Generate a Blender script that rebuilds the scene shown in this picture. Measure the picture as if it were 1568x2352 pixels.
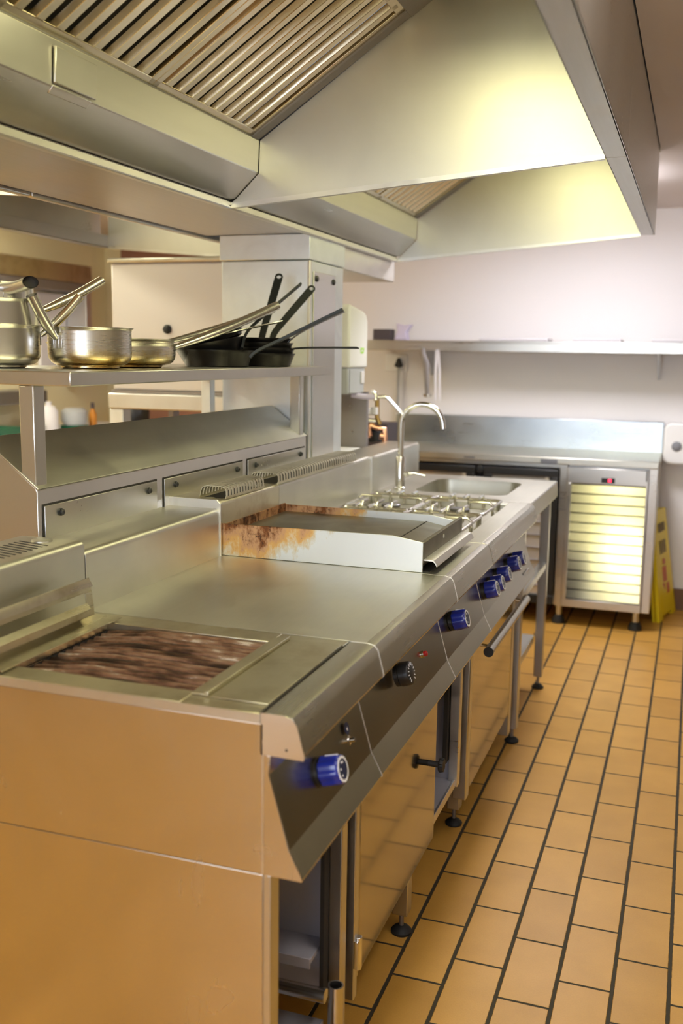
import bpy, bmesh, math, random
from mathutils import Vector, Matrix
random.seed(7)
S = bpy.context.scene
for o in list(bpy.data.objects):
    bpy.data.objects.remove(o)
COL = S.collection
PI = math.pi

# ------------------------------------------------------------------ camera
F_PX, YAW, PITCH, ROLL, EYE = 2291.75, .3362, .158, .0149, 1.4556
cy_, sy_, cp_, sp_ = math.cos(YAW), math.sin(YAW), math.cos(PITCH), math.sin(PITCH)
FWD = Vector((-sy_*cp_, cy_*cp_, -sp_))
_r = Vector((cy_, sy_, 0)); _u = _r.cross(FWD)
RGT = math.cos(ROLL)*_r + math.sin(ROLL)*_u
UPV = -math.sin(ROLL)*_r + math.cos(ROLL)*_u
EYEP = Vector((0, 0, EYE))
cam = bpy.data.cameras.new('camera'); co = bpy.data.objects.new('camera', cam); COL.objects.link(co)
M = Matrix((RGT, UPV, -FWD)).transposed().to_4x4(); M.translation = EYEP
co.matrix_world = M
cam.sensor_fit = 'HORIZONTAL'; cam.sensor_width = 24; cam.lens = F_PX*24/1568
cam.clip_start = .05
cam.dof.use_dof = True; cam.dof.focus_distance = 2.42; cam.dof.aperture_fstop = 3.0
S.camera = co

# ------------------------------------------------------------------ view, world
S.view_settings.view_transform = 'Standard'; S.view_settings.look = 'None'
S.view_settings.gamma = 1; S.view_settings.use_curve_mapping = False
S.view_settings.exposure = 0.0
W = bpy.data.worlds.new('world'); S.world = W; W.use_nodes = True
W.node_tree.nodes['Background'].inputs[0].default_value = (.75, .85, 1, 1)
W.node_tree.nodes['Background'].inputs[1].default_value = .4
S.cycles.max_bounces = 10; S.cycles.diffuse_bounces = 5; S.cycles.glossy_bounces = 6
S.cycles.sample_clamp_indirect = 4.0

LIGHT = dict(hood=(1, .96, .52, 11.), hood_far=(1, .96, .54, 9.), hood_left=(1, .94, .62, 18), tube=(1, .93, .86, 13), tube_far=(.98, .95, 1, 64),
             tube_left=(1, .93, .70, 40), window=(.78, .87, 1, 12.0))

# ------------------------------------------------------------------ materials
MATS = {}
def new_mat(n):
    m = bpy.data.materials.new(n); m.use_nodes = True
    nt = m.node_tree; b = nt.nodes['Principled BSDF']
    return m, nt, b
def nd(nt, t, **kw):
    n = nt.nodes.new(t)
    for k, v in kw.items():
        if k.startswith('i_'):
            key = k[2:]; key = int(key) if key.isdigit() else key.replace('_', ' ')
            n.inputs[key].default_value = v
        else: setattr(n, k, v)
    return n
def lk(nt, a, b): nt.links.new(a, b)
def simple(n, col, rough=.5, metal=0., spec=.5, bump=0., bscale=60, var=0., vscale=8, coat=0.):
    m, nt, b = new_mat(n)
    b.inputs['Base Color'].default_value = (*col, 1); b.inputs['Roughness'].default_value = rough
    b.inputs['Metallic'].default_value = metal; b.inputs['Specular IOR Level'].default_value = spec
    b.inputs['Coat Weight'].default_value = coat
    tc = nd(nt, 'ShaderNodeTexCoord')
    if var:
        no = nd(nt, 'ShaderNodeTexNoise', i_Scale=vscale, i_Detail=5.); lk(nt, tc.outputs['Object'], no.inputs['Vector'])
        mr = nd(nt, 'ShaderNodeMapRange', i_3=1-var, i_4=1+var); lk(nt, no.outputs[0], mr.inputs[0])
        mx = nd(nt, 'ShaderNodeMix', data_type='RGBA', blend_type='MULTIPLY'); mx.inputs[0].default_value = 1
        mx.inputs[6].default_value = (*col, 1); lk(nt, mr.outputs[0], mx.inputs[7]); lk(nt, mx.outputs[2], b.inputs['Base Color'])
    if bump:
        no = nd(nt, 'ShaderNodeTexNoise', i_Scale=bscale, i_Detail=3.); lk(nt, tc.outputs['Object'], no.inputs['Vector'])
        bp = nd(nt, 'ShaderNodeBump', i_Strength=bump, i_Distance=.002); lk(nt, no.outputs[0], bp.inputs['Height']); lk(nt, bp.outputs[0], b.inputs['Normal'])
    MATS[n] = m; return m
def steel(n, col=(.60, .585, .55), rough=.3, rv=.1, grain=(4, 120, 120), gb=.03, swirl=0., dirt=0., dirtcol=(.25, .17, .05), smear=2.0):
    """brushed stainless: grain = noise scale per axis (low = along the brushing)"""
    m, nt, b = new_mat(n)
    b.inputs['Metallic'].default_value = 1
    tc = nd(nt, 'ShaderNodeTexCoord'); mp = nd(nt, 'ShaderNodeMapping'); mp.inputs['Scale'].default_value = grain
    lk(nt, tc.outputs['Object'], mp.inputs[0])
    g = nd(nt, 'ShaderNodeTexNoise', i_Scale=1., i_Detail=3.); lk(nt, mp.outputs[0], g.inputs['Vector'])
    s = nd(nt, 'ShaderNodeTexNoise', i_Scale=smear, i_Detail=4., i_Distortion=1.2); lk(nt, tc.outputs['Object'], s.inputs['Vector'])
    add = nd(nt, 'ShaderNodeMath', operation='ADD'); 
    sm = nd(nt, 'ShaderNodeMath', operation='MULTIPLY', i_1=.5); lk(nt, g.outputs[0], sm.inputs[0])
    lk(nt, sm.outputs[0], add.inputs[0]); lk(nt, s.outputs[0], add.inputs[1])
    mr = nd(nt, 'ShaderNodeMapRange', i_1=.35, i_2=1.15, i_3=rough-rv, i_4=rough+rv); lk(nt, add.outputs[0], mr.inputs[0])
    lk(nt, mr.outputs[0], b.inputs['Roughness'])
    c2 = nd(nt, 'ShaderNodeMapRange', i_1=.3, i_2=.7, i_3=.92, i_4=1.06); lk(nt, s.outputs[0], c2.inputs[0])
    mx = nd(nt, 'ShaderNodeMix', data_type='RGBA', blend_type='MULTIPLY'); mx.inputs[0].default_value = 1
    mx.inputs[6].default_value = (*col, 1); lk(nt, c2.outputs[0], mx.inputs[7]); out = mx.outputs[2]
    hsrc = g.outputs[0]
    if swirl:
        # wiped streaks: warped bands, only in patches
        mp2 = nd(nt, 'ShaderNodeMapping'); mp2.inputs['Rotation'].default_value = (0, math.radians(-32), 0); mp2.inputs['Scale'].default_value = (1, 1, .35)
        lk(nt, tc.outputs['Object'], mp2.inputs[0])
        wn_ = nd(nt, 'ShaderNodeTexNoise', i_Scale=22., i_Detail=3., i_Roughness=.5, i_Distortion=.6); lk(nt, mp2.outputs[0], wn_.inputs['Vector'])
        mk = nd(nt, 'ShaderNodeTexNoise', i_Scale=3.2, i_Detail=2.); lk(nt, tc.outputs['Object'], mk.inputs['Vector'])
        m1 = nd(nt, 'ShaderNodeMapRange', i_1=.42, i_2=.85, i_3=0., i_4=swirl); lk(nt, wn_.outputs[0], m1.inputs[0])
        m2 = nd(nt, 'ShaderNodeMapRange', i_1=.42, i_2=.62, i_3=.15, i_4=1.); lk(nt, mk.outputs[0], m2.inputs[0])
        ml = nd(nt, 'ShaderNodeMath', operation='MULTIPLY'); lk(nt, m1.outputs[0], ml.inputs[0]); lk(nt, m2.outputs[0], ml.inputs[1])
        ra = nd(nt, 'ShaderNodeMath', operation='MULTIPLY_ADD', i_1=.45); lk(nt, ml.outputs[0], ra.inputs[0]); lk(nt, mr.outputs[0], ra.inputs[2]); lk(nt, ra.outputs[0], b.inputs['Roughness'])
        mx2 = nd(nt, 'ShaderNodeMix', data_type='RGBA'); lk(nt, ml.outputs[0], mx2.inputs[0]); lk(nt, out, mx2.inputs[6]); mx2.inputs[7].default_value = (.42, .40, .37, 1)
        out = mx2.outputs[2]
    if dirt:
        d = nd(nt, 'ShaderNodeTexNoise', i_Scale=9., i_Detail=8., i_Roughness=.65); lk(nt, tc.outputs['Object'], d.inputs['Vector'])
        dm = nd(nt, 'ShaderNodeMapRange', i_1=.48, i_2=.72, i_3=0., i_4=dirt); lk(nt, d.outputs[0], dm.inputs[0])
        mx3 = nd(nt, 'ShaderNodeMix', data_type='RGBA'); lk(nt, dm.outputs[0], mx3.inputs[0]); lk(nt, out, mx3.inputs[6]); mx3.inputs[7].default_value = (*dirtcol, 1)
        out = mx3.outputs[2]
    lk(nt, out, b.inputs['Base Color'])
    MATS[n] = m; return m
def emit(n, col, st):
    m, nt, b = new_mat(n)
    b.inputs['Base Color'].default_value = (*col, 1); b.inputs['Emission Color'].default_value = (*col, 1); b.inputs['Emission Strength'].default_value = st
    MATS[n] = m; return m

steel('steel', rough=.32)
steel('steel_y', grain=(300, 6, 300), rough=.30, rv=.045)
steel('steel_cool', col=(.80, .84, .87), rough=.46, rv=.06, smear=5.)
steel('steel_top', col=(.60, .585, .52), grain=(120, 3, 120), rough=.38, rv=.09, gb=.05, smear=4.)
steel('steel_hood', col=(.64, .62, .56), rough=.44, rv=.04, grain=(3, 120, 120))
steel('steel_gutter', col=(.56, .54, .51), rough=.34, grain=(120, 3, 120))
steel('steel_filter', col=(.62, .55, .42), rough=.22, rv=.06, grain=(10, 60, 10), dirt=.18, dirtcol=(.30, .17, .06))
steel('steel_frame', col=(.33, .31, .31), rough=.62)
steel('steel_end', col=(.62, .57, .50), rough=.25, rv=.06, grain=(5, 5, 5), swirl=.15)
steel('steel_bull', col=(.52, .50, .44), rough=.27, rv=.04, grain=(300, 6, 300))
steel('steel_splash', col=(.56, .61, .65), rough=.30, rv=.08, smear=3.)
steel('louvre_steel', col=(.62, .60, .52), rough=.17, rv=.03)
steel('steel_door', col=(.38, .34, .27), rough=.10, rv=.03, grain=(60, 60, 3))
steel('steel_panel', col=(.42, .40, .33), rough=.23, rv=.025, grain=(300, 6, 300))
steel('steel_grill', col=(.60, .56, .42), rough=.34, dirt=.42, grain=(120, 3, 120))
steel('steel_guard', col=(.60, .55, .42), rough=.30, dirt=.5, dirtcol=(.22, .15, .03), grain=(120, 3, 120))
steel('steel_pan', col=(.66, .645, .62), rough=.25, rv=.07, grain=(12, 12, 160), gb=.03)
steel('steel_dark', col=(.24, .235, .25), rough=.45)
steel('steel_back', col=(.66, .66, .67), rough=.40, rv=.1, smear=5.)
steel('steel_bright', col=(.72, .70, .66), rough=.35, rv=.12, smear=6.)
steel('chrome', col=(.78, .77, .76), rough=.12, rv=.04, gb=0.)
steel('copper', col=(.75, .42, .28), rough=.3)
simple('black', (.012, .012, .013), .42)
simple('black_iron', (.018, .016, .015), .38, .55, var=.4, vscale=25, bump=.2)
simple('black_handle', (.022, .024, .024), .45, .5)
simple('cavity', (.02, .016, .012), .8)
simple('blue_plastic', (.012, .025, .26), .28, coat=.3)
simple('dial_navy', (.006, .018, .07), .3)
simple('white_plastic', (.88, .88, .88), .35)
simple('white_print', (.85, .85, .9), .4)
simple('grey_plastic', (.46, .48, .50), .4)
simple('rubber', (.010, .010, .011), .6)
simple('red_lens', (.45, .01, .015), .2, coat=.5)
emit('red_led', (1, .03, .08), 3.)
simple('green_badge', (.38, .75, .04), .4)
simple('sign_yellow', (.80, .62, .01), .38)
simple('sign_ink', (.16, .10, .01), .5)
simple('sign_red', (.55, .12, .02), .5)
simple('cream_wall', (.80, .72, .46), .6, bump=.15, bscale=40)
simple('white_wall', (.80, .775, .775), .55, bump=.12, bscale=35, var=.03, vscale=1.5)
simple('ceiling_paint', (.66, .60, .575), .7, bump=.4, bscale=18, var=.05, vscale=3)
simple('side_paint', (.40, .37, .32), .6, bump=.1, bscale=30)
simple('dark_reflection', (.11, .09, .065), .5, bump=.1, bscale=30)
simple('skirting_tile', (.16, .075, .03), .4)
simple('brown_door', (.30, .14, .09), .5)
simple('gasket', (.04, .04, .045), .5)
simple('lilac_paper', (.60, .55, .70), .7)
simple('dark_box', (.06, .045, .05), .6)
simple('green_plastic', (.01, .10, .05), .4)
simple('orange_plastic', (.65, .25, .02), .4)
simple('inside_grey', (.40, .40, .46), .45, .2)
simple('cable_grey', (.42, .42, .42), .5)
steel('joint', col=(.85, .83, .80), rough=.5)
simple('enamel_pale', (.74, .71, .70), .35, .15)
simple('glass_pane', (.62, .58, .56), .12, .35)
simple('white_tray', (.78, .76, .80), .45)
simple('brass', (.45, .30, .10), .3, .9)

# hot-stained griddle sides
def stained():
    m, nt, b = new_mat('stained_steel')
    b.inputs['Metallic'].default_value = .85; b.inputs['Roughness'].default_value = .42
    tc = nd(nt, 'ShaderNodeTexCoord'); sp = nd(nt, 'ShaderNodeSeparateXYZ'); lk(nt, tc.outputs['Object'], sp.inputs[0])
    # local origin: x = 0 at the rear upstand, z = 0 at the worktop
    n1 = nd(nt, 'ShaderNodeTexNoise', i_Scale=14., i_Detail=7., i_Roughness=.7); mp = nd(nt, 'ShaderNodeMapping'); mp.inputs['Scale'].default_value = (1, 1, .55)
    lk(nt, tc.outputs['Object'], mp.inputs[0]); lk(nt, mp.outputs[0], n1.inputs['Vector'])
    n2 = nd(nt, 'ShaderNodeTexNoise', i_Scale=60., i_Detail=6., i_Roughness=.75); lk(nt, tc.outputs['Object'], n2.inputs['Vector'])
    fx = nd(nt, 'ShaderNodeMapRange', i_1=.10, i_2=.36, i_3=.21, i_4=-.22); lk(nt, sp.outputs[0], fx.inputs[0])
    fz = nd(nt, 'ShaderNodeMapRange', i_1=.0, i_2=.085, i_3=-.17, i_4=.07); lk(nt, sp.outputs[2], fz.inputs[0])
    a = nd(nt, 'ShaderNodeMath', operation='ADD'); lk(nt, n1.outputs[0], a.inputs[0]); lk(nt, fx.outputs[0], a.inputs[1])
    a2 = nd(nt, 'ShaderNodeMath', operation='ADD'); lk(nt, a.outputs[0], a2.inputs[0]); lk(nt, fz.outputs[0], a2.inputs[1])
    r = nd(nt, 'ShaderNodeValToRGB'); lk(nt, a2.outputs[0], r.inputs[0])
    e = r.color_ramp.elements
    e[0].position = .42; e[0].color = (.70, .72, .71, 1); e[1].position = .98; e[1].color = (.05, .025, .03, 1)
    for p, c in ((.50, (.62, .55, .40, 1)), (.60, (.62, .36, .12, 1)), (.70, (.52, .30, .16, 1)), (.80, (.22, .085, .03, 1))):
        x = e.new(p); x.color = c
    sk = nd(nt, 'ShaderNodeMath', operation='MULTIPLY'); lk(nt, n2.outputs[0], sk.inputs[0]); lk(nt, a2.outputs[0], sk.inputs[1])
    sm = nd(nt, 'ShaderNodeMapRange', i_1=.40, i_2=.46, i_3=0., i_4=.85); lk(nt, sk.outputs[0], sm.inputs[0])
    mx = nd(nt, 'ShaderNodeMix', data_type='RGBA'); lk(nt, sm.outputs[0], mx.inputs[0]); lk(nt, r.outputs[0], mx.inputs[6]); mx.inputs[7].default_value = (.06, .03, .02, 1)
    lk(nt, mx.outputs[2], b.inputs['Base Color'])
    rr = nd(nt, 'ShaderNodeMapRange', i_1=.4, i_2=.9, i_3=.36, i_4=.62); lk(nt, a2.outputs[0], rr.inputs[0]); lk(nt, rr.outputs[0], b.inputs['Roughness'])
    MATS['stained'] = m
stained()
def plate_mat():
    m, nt, b = new_mat('griddle_plate')
    b.inputs['Metallic'].default_value = 1
    tc = nd(nt, 'ShaderNodeTexCoord'); n1 = nd(nt, 'ShaderNodeTexNoise', i_Scale=5., i_Detail=6., i_Distortion=1.5); lk(nt, tc.outputs['Object'], n1.inputs['Vector'])
    r = nd(nt, 'ShaderNodeValToRGB'); lk(nt, n1.outputs[0], r.inputs[0])
    r.color_ramp.elements[0].position = .3; r.color_ramp.elements[0].color = (.13, .115, .085, 1)
    r.color_ramp.elements[1].position = .75; r.color_ramp.elements[1].color = (.26, .235, .17, 1)
    lk(nt, r.outputs[0], b.inputs['Base Color']); b.inputs['Roughness'].default_value = .42
    MATS['plate'] = m
plate_mat()
def bars_mat():
    m, nt, b = new_mat('burnt_bars')
    tc = nd(nt, 'ShaderNodeTexCoord'); n1 = nd(nt, 'ShaderNodeTexNoise', i_Scale=16., i_Detail=8., i_Roughness=.7)
    mp = nd(nt, 'ShaderNodeMapping'); mp.inputs['Scale'].default_value = (.35, 1.5, 1); lk(nt, tc.outputs['Object'], mp.inputs[0]); lk(nt, mp.outputs[0], n1.inputs['Vector'])
    n3 = nd(nt, 'ShaderNodeTexNoise', i_Scale=70., i_Detail=4.); lk(nt, mp.outputs[0], n3.inputs['Vector'])
    mxn = nd(nt, 'ShaderNodeMath', operation='MULTIPLY_ADD', i_1=.45, i_2=-.2); lk(nt, n3.outputs[0], mxn.inputs[0])
    sm_ = nd(nt, 'ShaderNodeMath', operation='ADD'); lk(nt, n1.outputs[0], sm_.inputs[0]); lk(nt, mxn.outputs[0], sm_.inputs[1])
    r = nd(nt, 'ShaderNodeValToRGB'); lk(nt, sm_.outputs[0], r.inputs[0]); e = r.color_ramp.elements
    e[0].position = .36; e[0].color = (.035, .022, .016, 1); e[1].position = .70; e[1].color = (.74, .68, .62, 1)  # pale end paints white highlights into the colour, besides whitish burnt specks
    for p, c in ((.46, (.11, .06, .04, 1)), (.55, (.26, .15, .10, 1)), (.64, (.34, .23, .17, 1))):
        x = e.new(p); x.color = c
    lk(nt, r.outputs[0], b.inputs['Base Color']); b.inputs['Metallic'].default_value = .65
    b.inputs['Roughness'].default_value = .30
    n2 = nd(nt, 'ShaderNodeTexNoise', i_Scale=140., i_Detail=4.); lk(nt, tc.outputs['Object'], n2.inputs['Vector'])
    bp = nd(nt, 'ShaderNodeBump', i_Strength=.5, i_Distance=.002); lk(nt, n2.outputs[0], bp.inputs['Height']); lk(nt, bp.outputs[0], b.inputs['Normal'])
    MATS['bars'] = m
bars_mat()
def panpatina():
    m, nt, b = new_mat('pan_patina'); b.inputs['Metallic'].default_value = 1
    tc = nd(nt, 'ShaderNodeTexCoord'); sp = nd(nt, 'ShaderNodeSeparateXYZ'); lk(nt, tc.outputs['Object'], sp.inputs[0])
    n1 = nd(nt, 'ShaderNodeTexNoise', i_Scale=14., i_Detail=7., i_Roughness=.65); lk(nt, tc.outputs['Object'], n1.inputs['Vector'])
    fz = nd(nt, 'ShaderNodeMapRange', i_1=0., i_2=.07, i_3=.24, i_4=-.22); lk(nt, sp.outputs[2], fz.inputs[0])
    a = nd(nt, 'ShaderNodeMath', operation='ADD'); lk(nt, n1.outputs[0], a.inputs[0]); lk(nt, fz.outputs[0], a.inputs[1])
    r = nd(nt, 'ShaderNodeValToRGB'); lk(nt, a.outputs[0], r.inputs[0]); e = r.color_ramp.elements
    e[0].position = .45; e[0].color = (.66, .63, .57, 1); e[1].position = .93; e[1].color = (.16, .06, .02, 1)
    for p, c in ((.6, (.62, .52, .32, 1)), (.74, (.50, .34, .12, 1))):
        x = e.new(p); x.color = c
    lk(nt, r.outputs[0], b.inputs['Base Color'])
    mp = nd(nt, 'ShaderNodeMapping'); mp.inputs['Scale'].default_value = (10, 10, 200); lk(nt, tc.outputs['Object'], mp.inputs[0])
    g = nd(nt, 'ShaderNodeTexNoise', i_Scale=1.); lk(nt, mp.outputs[0], g.inputs['Vector'])
    mr = nd(nt, 'ShaderNodeMapRange', i_3=.2, i_4=.36); lk(nt, g.outputs[0], mr.inputs[0]); lk(nt, mr.outputs[0], b.inputs['Roughness'])
    MATS['pan_patina'] = m
panpatina()
def tiles():
    m, nt, b = new_mat('quarry_tiles')
    X0, Y0, WX, WY, OFF = -.4646, .1764, .125, .2538, .112
    geo = nd(nt, 'ShaderNodeNewGeometry'); sp = nd(nt, 'ShaderNodeSeparateXYZ'); lk(nt, geo.outputs['Position'], sp.inputs[0])
    def mt(op, a, bb=None, c=None):
        n = nd(nt, 'ShaderNodeMath', operation=op)
        for i, v in enumerate((a, bb, c)):
            if v is None: continue
            if isinstance(v, (int, float)): n.inputs[i].default_value = v
            else: lk(nt, v, n.inputs[i])
        return n.outputs[0]
    u = mt('DIVIDE', mt('SUBTRACT', sp.outputs[0], X0), WX); col = mt('FLOOR', u); fu = mt('SUBTRACT', u, col)
    odd = mt('FLOORED_MODULO', col, 2.) ; sh = mt('MULTIPLY', odd, -OFF)
    v = mt('DIVIDE', mt('SUBTRACT', mt('SUBTRACT', sp.outputs[1], Y0), sh), WY); row = mt('FLOOR', v); fv = mt('SUBTRACT', v, row)
    du = mt('MULTIPLY', mt('MINIMUM', fu, mt('SUBTRACT', 1., fu)), WX); dv = mt('MULTIPLY', mt('MINIMUM', fv, mt('SUBTRACT', 1., fv)), WY)
    ed = mt('MINIMUM', mt('SUBTRACT', du, .0044), mt('SUBTRACT', dv, .0032))
    wob = nd(nt, 'ShaderNodeTexNoise', i_Scale=45.); lk(nt, geo.outputs['Position'], wob.inputs['Vector'])
    ed = mt('ADD', ed, mt('MULTIPLY', mt('SUBTRACT', wob.outputs[0], .5), .0022))
    mask = nd(nt, 'ShaderNodeMapRange', i_1=-.0006, i_2=.0010); lk(nt, ed, mask.inputs[0])
    cmb = nd(nt, 'ShaderNodeCombineXYZ'); lk(nt, col, cmb.inputs[0]); lk(nt, row, cmb.inputs[1])
    wn = nd(nt, 'ShaderNodeTexWhiteNoise', noise_dimensions='2D'); lk(nt, cmb.outputs[0], wn.inputs['Vector'])
    n1 = nd(nt, 'ShaderNodeTexNoise', i_Scale=7., i_Detail=5.); lk(nt, geo.outputs['Position'], n1.inputs['Vector'])
    n2 = nd(nt, 'ShaderNodeTexNoise', i_Scale=260., i_Detail=2.); lk(nt, geo.outputs['Position'], n2.inputs['Vector'])
    t = mt('ADD', mt('ADD', mt('MULTIPLY', wn.outputs['Value'], .28), mt('MULTIPLY', n1.outputs[0], .5)), mt('MULTIPLY', n2.outputs[0], .22))
    r = nd(nt, 'ShaderNodeValToRGB'); lk(nt, t, r.inputs[0]); e = r.color_ramp.elements
    e[0].position = .2; e[0].color = (.44, .225, .035, 1); e[1].position = .8; e[1].color = (.66, .36, .075, 1)
    mx = nd(nt, 'ShaderNodeMix', data_type='RGBA'); lk(nt, mask.outputs[0], mx.inputs[0]); mx.inputs[6].default_value = (.035, .025, .012, 1); lk(nt, r.outputs[0], mx.inputs[7])
    lk(nt, mx.outputs[2], b.inputs['Base Color'])
    rr = nd(nt, 'ShaderNodeMapRange', i_3=.75, i_4=.42); lk(nt, mask.outputs[0], rr.inputs[0]); lk(nt, rr.outputs[0], b.inputs['Roughness'])
    hh = mt('ADD', mt('MULTIPLY', mask.outputs[0], 1.), mt('MULTIPLY', n2.outputs[0], .12))
    bp = nd(nt, 'ShaderNodeBump', i_Strength=.6, i_Distance=.003); lk(nt, hh, bp.inputs['Height']); lk(nt, bp.outputs[0], b.inputs['Normal'])
    MATS['tiles'] = m
tiles()
for k in LIGHT:
    c = LIGHT[k]; emit('lamp_'+k, c[:3], c[3])

# ------------------------------------------------------------------ mesh helpers
BASE = {}
def root(name, loc, label, cat, group=None):
    o = bpy.data.objects.new(name, None); COL.objects.link(o); o.location = loc; o.empty_display_size = .05
    o['label'] = label; o['category'] = cat
    if group: o['group'] = group
    BASE[o] = Vector(loc); return o
def tagged(o, label, cat, group=None):
    o['label'] = label; o['category'] = cat
    if group: o['group'] = group
    return o
class B:
    def __init__(s): s.bm = bmesh.new()
    def face(s, pts):
        return s.bm.faces.new([s.bm.verts.new(p) for p in pts])
    def box(s, x0, x1, y0, y1, z0, z1):
        v = [s.bm.verts.new((x, y, z)) for x in (x0, x1) for y in (y0, y1) for z in (z0, z1)]
        for f in ((0, 1, 3, 2), (4, 6, 7, 5), (0, 4, 5, 1), (2, 3, 7, 6), (0, 2, 6, 4), (1, 5, 7, 3)):
            s.bm.faces.new([v[i] for i in f])
        return s
    def prism(s, prof, a, b, axis='y'):
        """extrude a 2-D polygon; axis y: prof=(x,z); axis x: prof=(y,z); axis z: prof=(x,y)"""
        mk = {'y': lambda p, t: (p[0], t, p[1]), 'x': lambda p, t: (t, p[0], p[1]), 'z': lambda p, t: (p[0], p[1], t)}[axis]
        A = [s.bm.verts.new(mk(p, a)) for p in prof]; Bv = [s.bm.verts.new(mk(p, b)) for p in prof]
        n = len(prof)
        s.bm.faces.new(A); s.bm.faces.new(Bv[::-1])
        for i in range(n): s.bm.faces.new((A[i], Bv[i], Bv[(i+1) % n], A[(i+1) % n]))
        return s
    def slab(s, quad, n, t):
        """thick plate from 4+ points, thickened along n"""
        n = Vector(n).normalized()*t
        A = [s.bm.verts.new(Vector(p)) for p in quad]; Bv = [s.bm.verts.new(Vector(p)+n) for p in quad]; k = len(quad)
        s.bm.faces.new(A); s.bm.faces.new(Bv[::-1])
        for i in range(k): s.bm.faces.new((A[i], Bv[i], Bv[(i+1) % k], A[(i+1) % k]))
        return s
    def tube(s, pts, r, seg=12, cap=True, r2=None, ex=1., side=None):
        """swept tube; r may be list; ex squashes across 'side'"""
        pts = [Vector(p) for p in pts]; n = len(pts)
        rs = r if isinstance(r, (list, tuple)) else [r]*n
        t0 = (pts[1]-pts[0]).normalized()
        ref = Vector(side) if side is not None else (Vector((0, 0, 1)) if abs(t0.z) < .9 else Vector((1, 0, 0)))
        rings = []; a = None
        for i in range(n):
            t = (pts[min(i+1, n-1)]-pts[max(i-1, 0)]).normalized()
            a = (ref - t*ref.dot(t)).normalized() if a is None else (a - t*a.dot(t)).normalized()
            b = t.cross(a)
            rings.append([s.bm.verts.new(pts[i]+(a*math.cos(q)*ex+b*math.sin(q))*rs[i]) for q in [2*PI*k/seg for k in range(seg)]])
        for i in range(n-1):
            for k in range(seg): s.bm.faces.new((rings[i][k], rings[i][(k+1) % seg], rings[i+1][(k+1) % seg], rings[i+1][k]))
        if cap: s.bm.faces.new(rings[0][::-1]); s.bm.faces.new(rings[-1])
        return s
    def cyl(s, p0, p1, r, r1=None, seg=20): return s.tube([p0, p1], [r, r if r1 is None else r1], seg)
    def lathe(s, prof, c=(0, 0, 0), axis=(0, 0, 1), seg=40, fn=None):
        """prof list of (r, h) along axis from c"""
        ax = Vector(axis).normalized(); c = Vector(c)
        a = ax.orthogonal().normalized(); b = ax.cross(a); rings = []
        for r, h in prof:
            if r < 1e-6: rings.append([s.bm.verts.new(c+ax*h)])
            else: rings.append([s.bm.verts.new(c+ax*h+(a*math.cos(q)+b*math.sin(q))*r*(fn(q, h) if fn else 1)) for q in [2*PI*k/seg for k in range(seg)]])
        for A, Bv in zip(rings, rings[1:]):
            if len(A) == 1 and len(Bv) == 1: continue
            for k in range(seg):
                k2 = (k+1) % seg
                if len(A) == 1: s.bm.faces.new((A[0], Bv[k2], Bv[k]))
                elif len(Bv) == 1: s.bm.faces.new((A[k], A[k2], Bv[0]))
                else: s.bm.faces.new((A[k], A[k2], Bv[k2], Bv[k]))
        return s
    def strap(s, pts, w, t, side):
        """flat bar along pts, w wide along side"""
        pts = [Vector(p) for p in pts]; n = len(pts); side = Vector(side).normalized(); rings = []
        for i in range(n):
            tg = (pts[min(i+1, n-1)]-pts[max(i-1, 0)]).normalized()
            sd = (side-tg*side.dot(tg)).normalized(); nn = tg.cross(sd)
            ww = w[i] if isinstance(w, (list, tuple)) else w
            rings.append([s.bm.verts.new(pts[i]+sd*a*ww/2+nn*b*t/2) for a, b in ((-1, -1), (1, -1), (1, 1), (-1, 1))])
        for i in range(n-1):
            for k in range(4): s.bm.faces.new((rings[i][k], rings[i][(k+1) % 4], rings[i+1][(k+1) % 4], rings[i+1][k]))
        s.bm.faces.new(rings[0][::-1]); s.bm.faces.new(rings[-1]); return s
    def ring(s, c, n, ro, ri, t, seg=20):
        """flat washer"""
        n = Vector(n).normalized(); c = Vector(c); a = n.orthogonal().normalized(); b = n.cross(a); R = []
        for rr, h in ((ro, -t/2), (ro, t/2), (ri, t/2), (ri, -t/2)):
            R.append([s.bm.verts.new(c+n*h+(a*math.cos(2*PI*k/seg)+b*math.sin(2*PI*k/seg))*rr) for k in range(seg)])
        for i in range(4):
            for k in range(seg): s.bm.faces.new((R[i][k], R[i][(k+1) % seg], R[(i+1) % 4][(k+1) % seg], R[(i+1) % 4][k]))
        return s
    def build(s, name, mat, parent=None, bevel=0., seg=2, smooth=35, base=None):
        bmesh.ops.recalc_face_normals(s.bm, faces=s.bm.faces)
        off = base if base is not None else (BASE.get(parent, Vector()) if parent else None)
        me = bpy.data.meshes.new(name); o = bpy.data.objects.new(name, me)
        if off is None:
            # top-level single mesh: origin at the base centre
            xs = [v.co for v in s.bm.verts]
            lo = Vector([min(c[i] for c in xs) for i in range(3)]); hi = Vector([max(c[i] for c in xs) for i in range(3)])
            off = Vector(((lo.x+hi.x)/2, (lo.y+hi.y)/2, lo.z)); o.location = off
        bmesh.ops.translate(s.bm, verts=s.bm.verts, vec=-Vector(off))
        for f in s.bm.faces: f.smooth = True
        s.bm.to_mesh(me); s.bm.free()
        me.materials.append(MATS[mat]); me.set_sharp_from_angle(angle=math.radians(smooth))
        COL.objects.link(o)
        if parent: o.parent = parent; BASE[o] = Vector(off)
        if bevel:
            bv = o.modifiers.new('bevel', 'BEVEL'); bv.width = bevel; bv.segments = seg; bv.limit_method = 'ANGLE'; bv.angle_limit = math.radians(40)
            bv.harden_normals = False
        return o
def box(name, mat, parent, x0, x1, y0, y1, z0, z1, bevel=0., **k): return B().box(x0, x1, y0, y1, z0, z1).build(name, mat, parent, bevel, **k)
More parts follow.
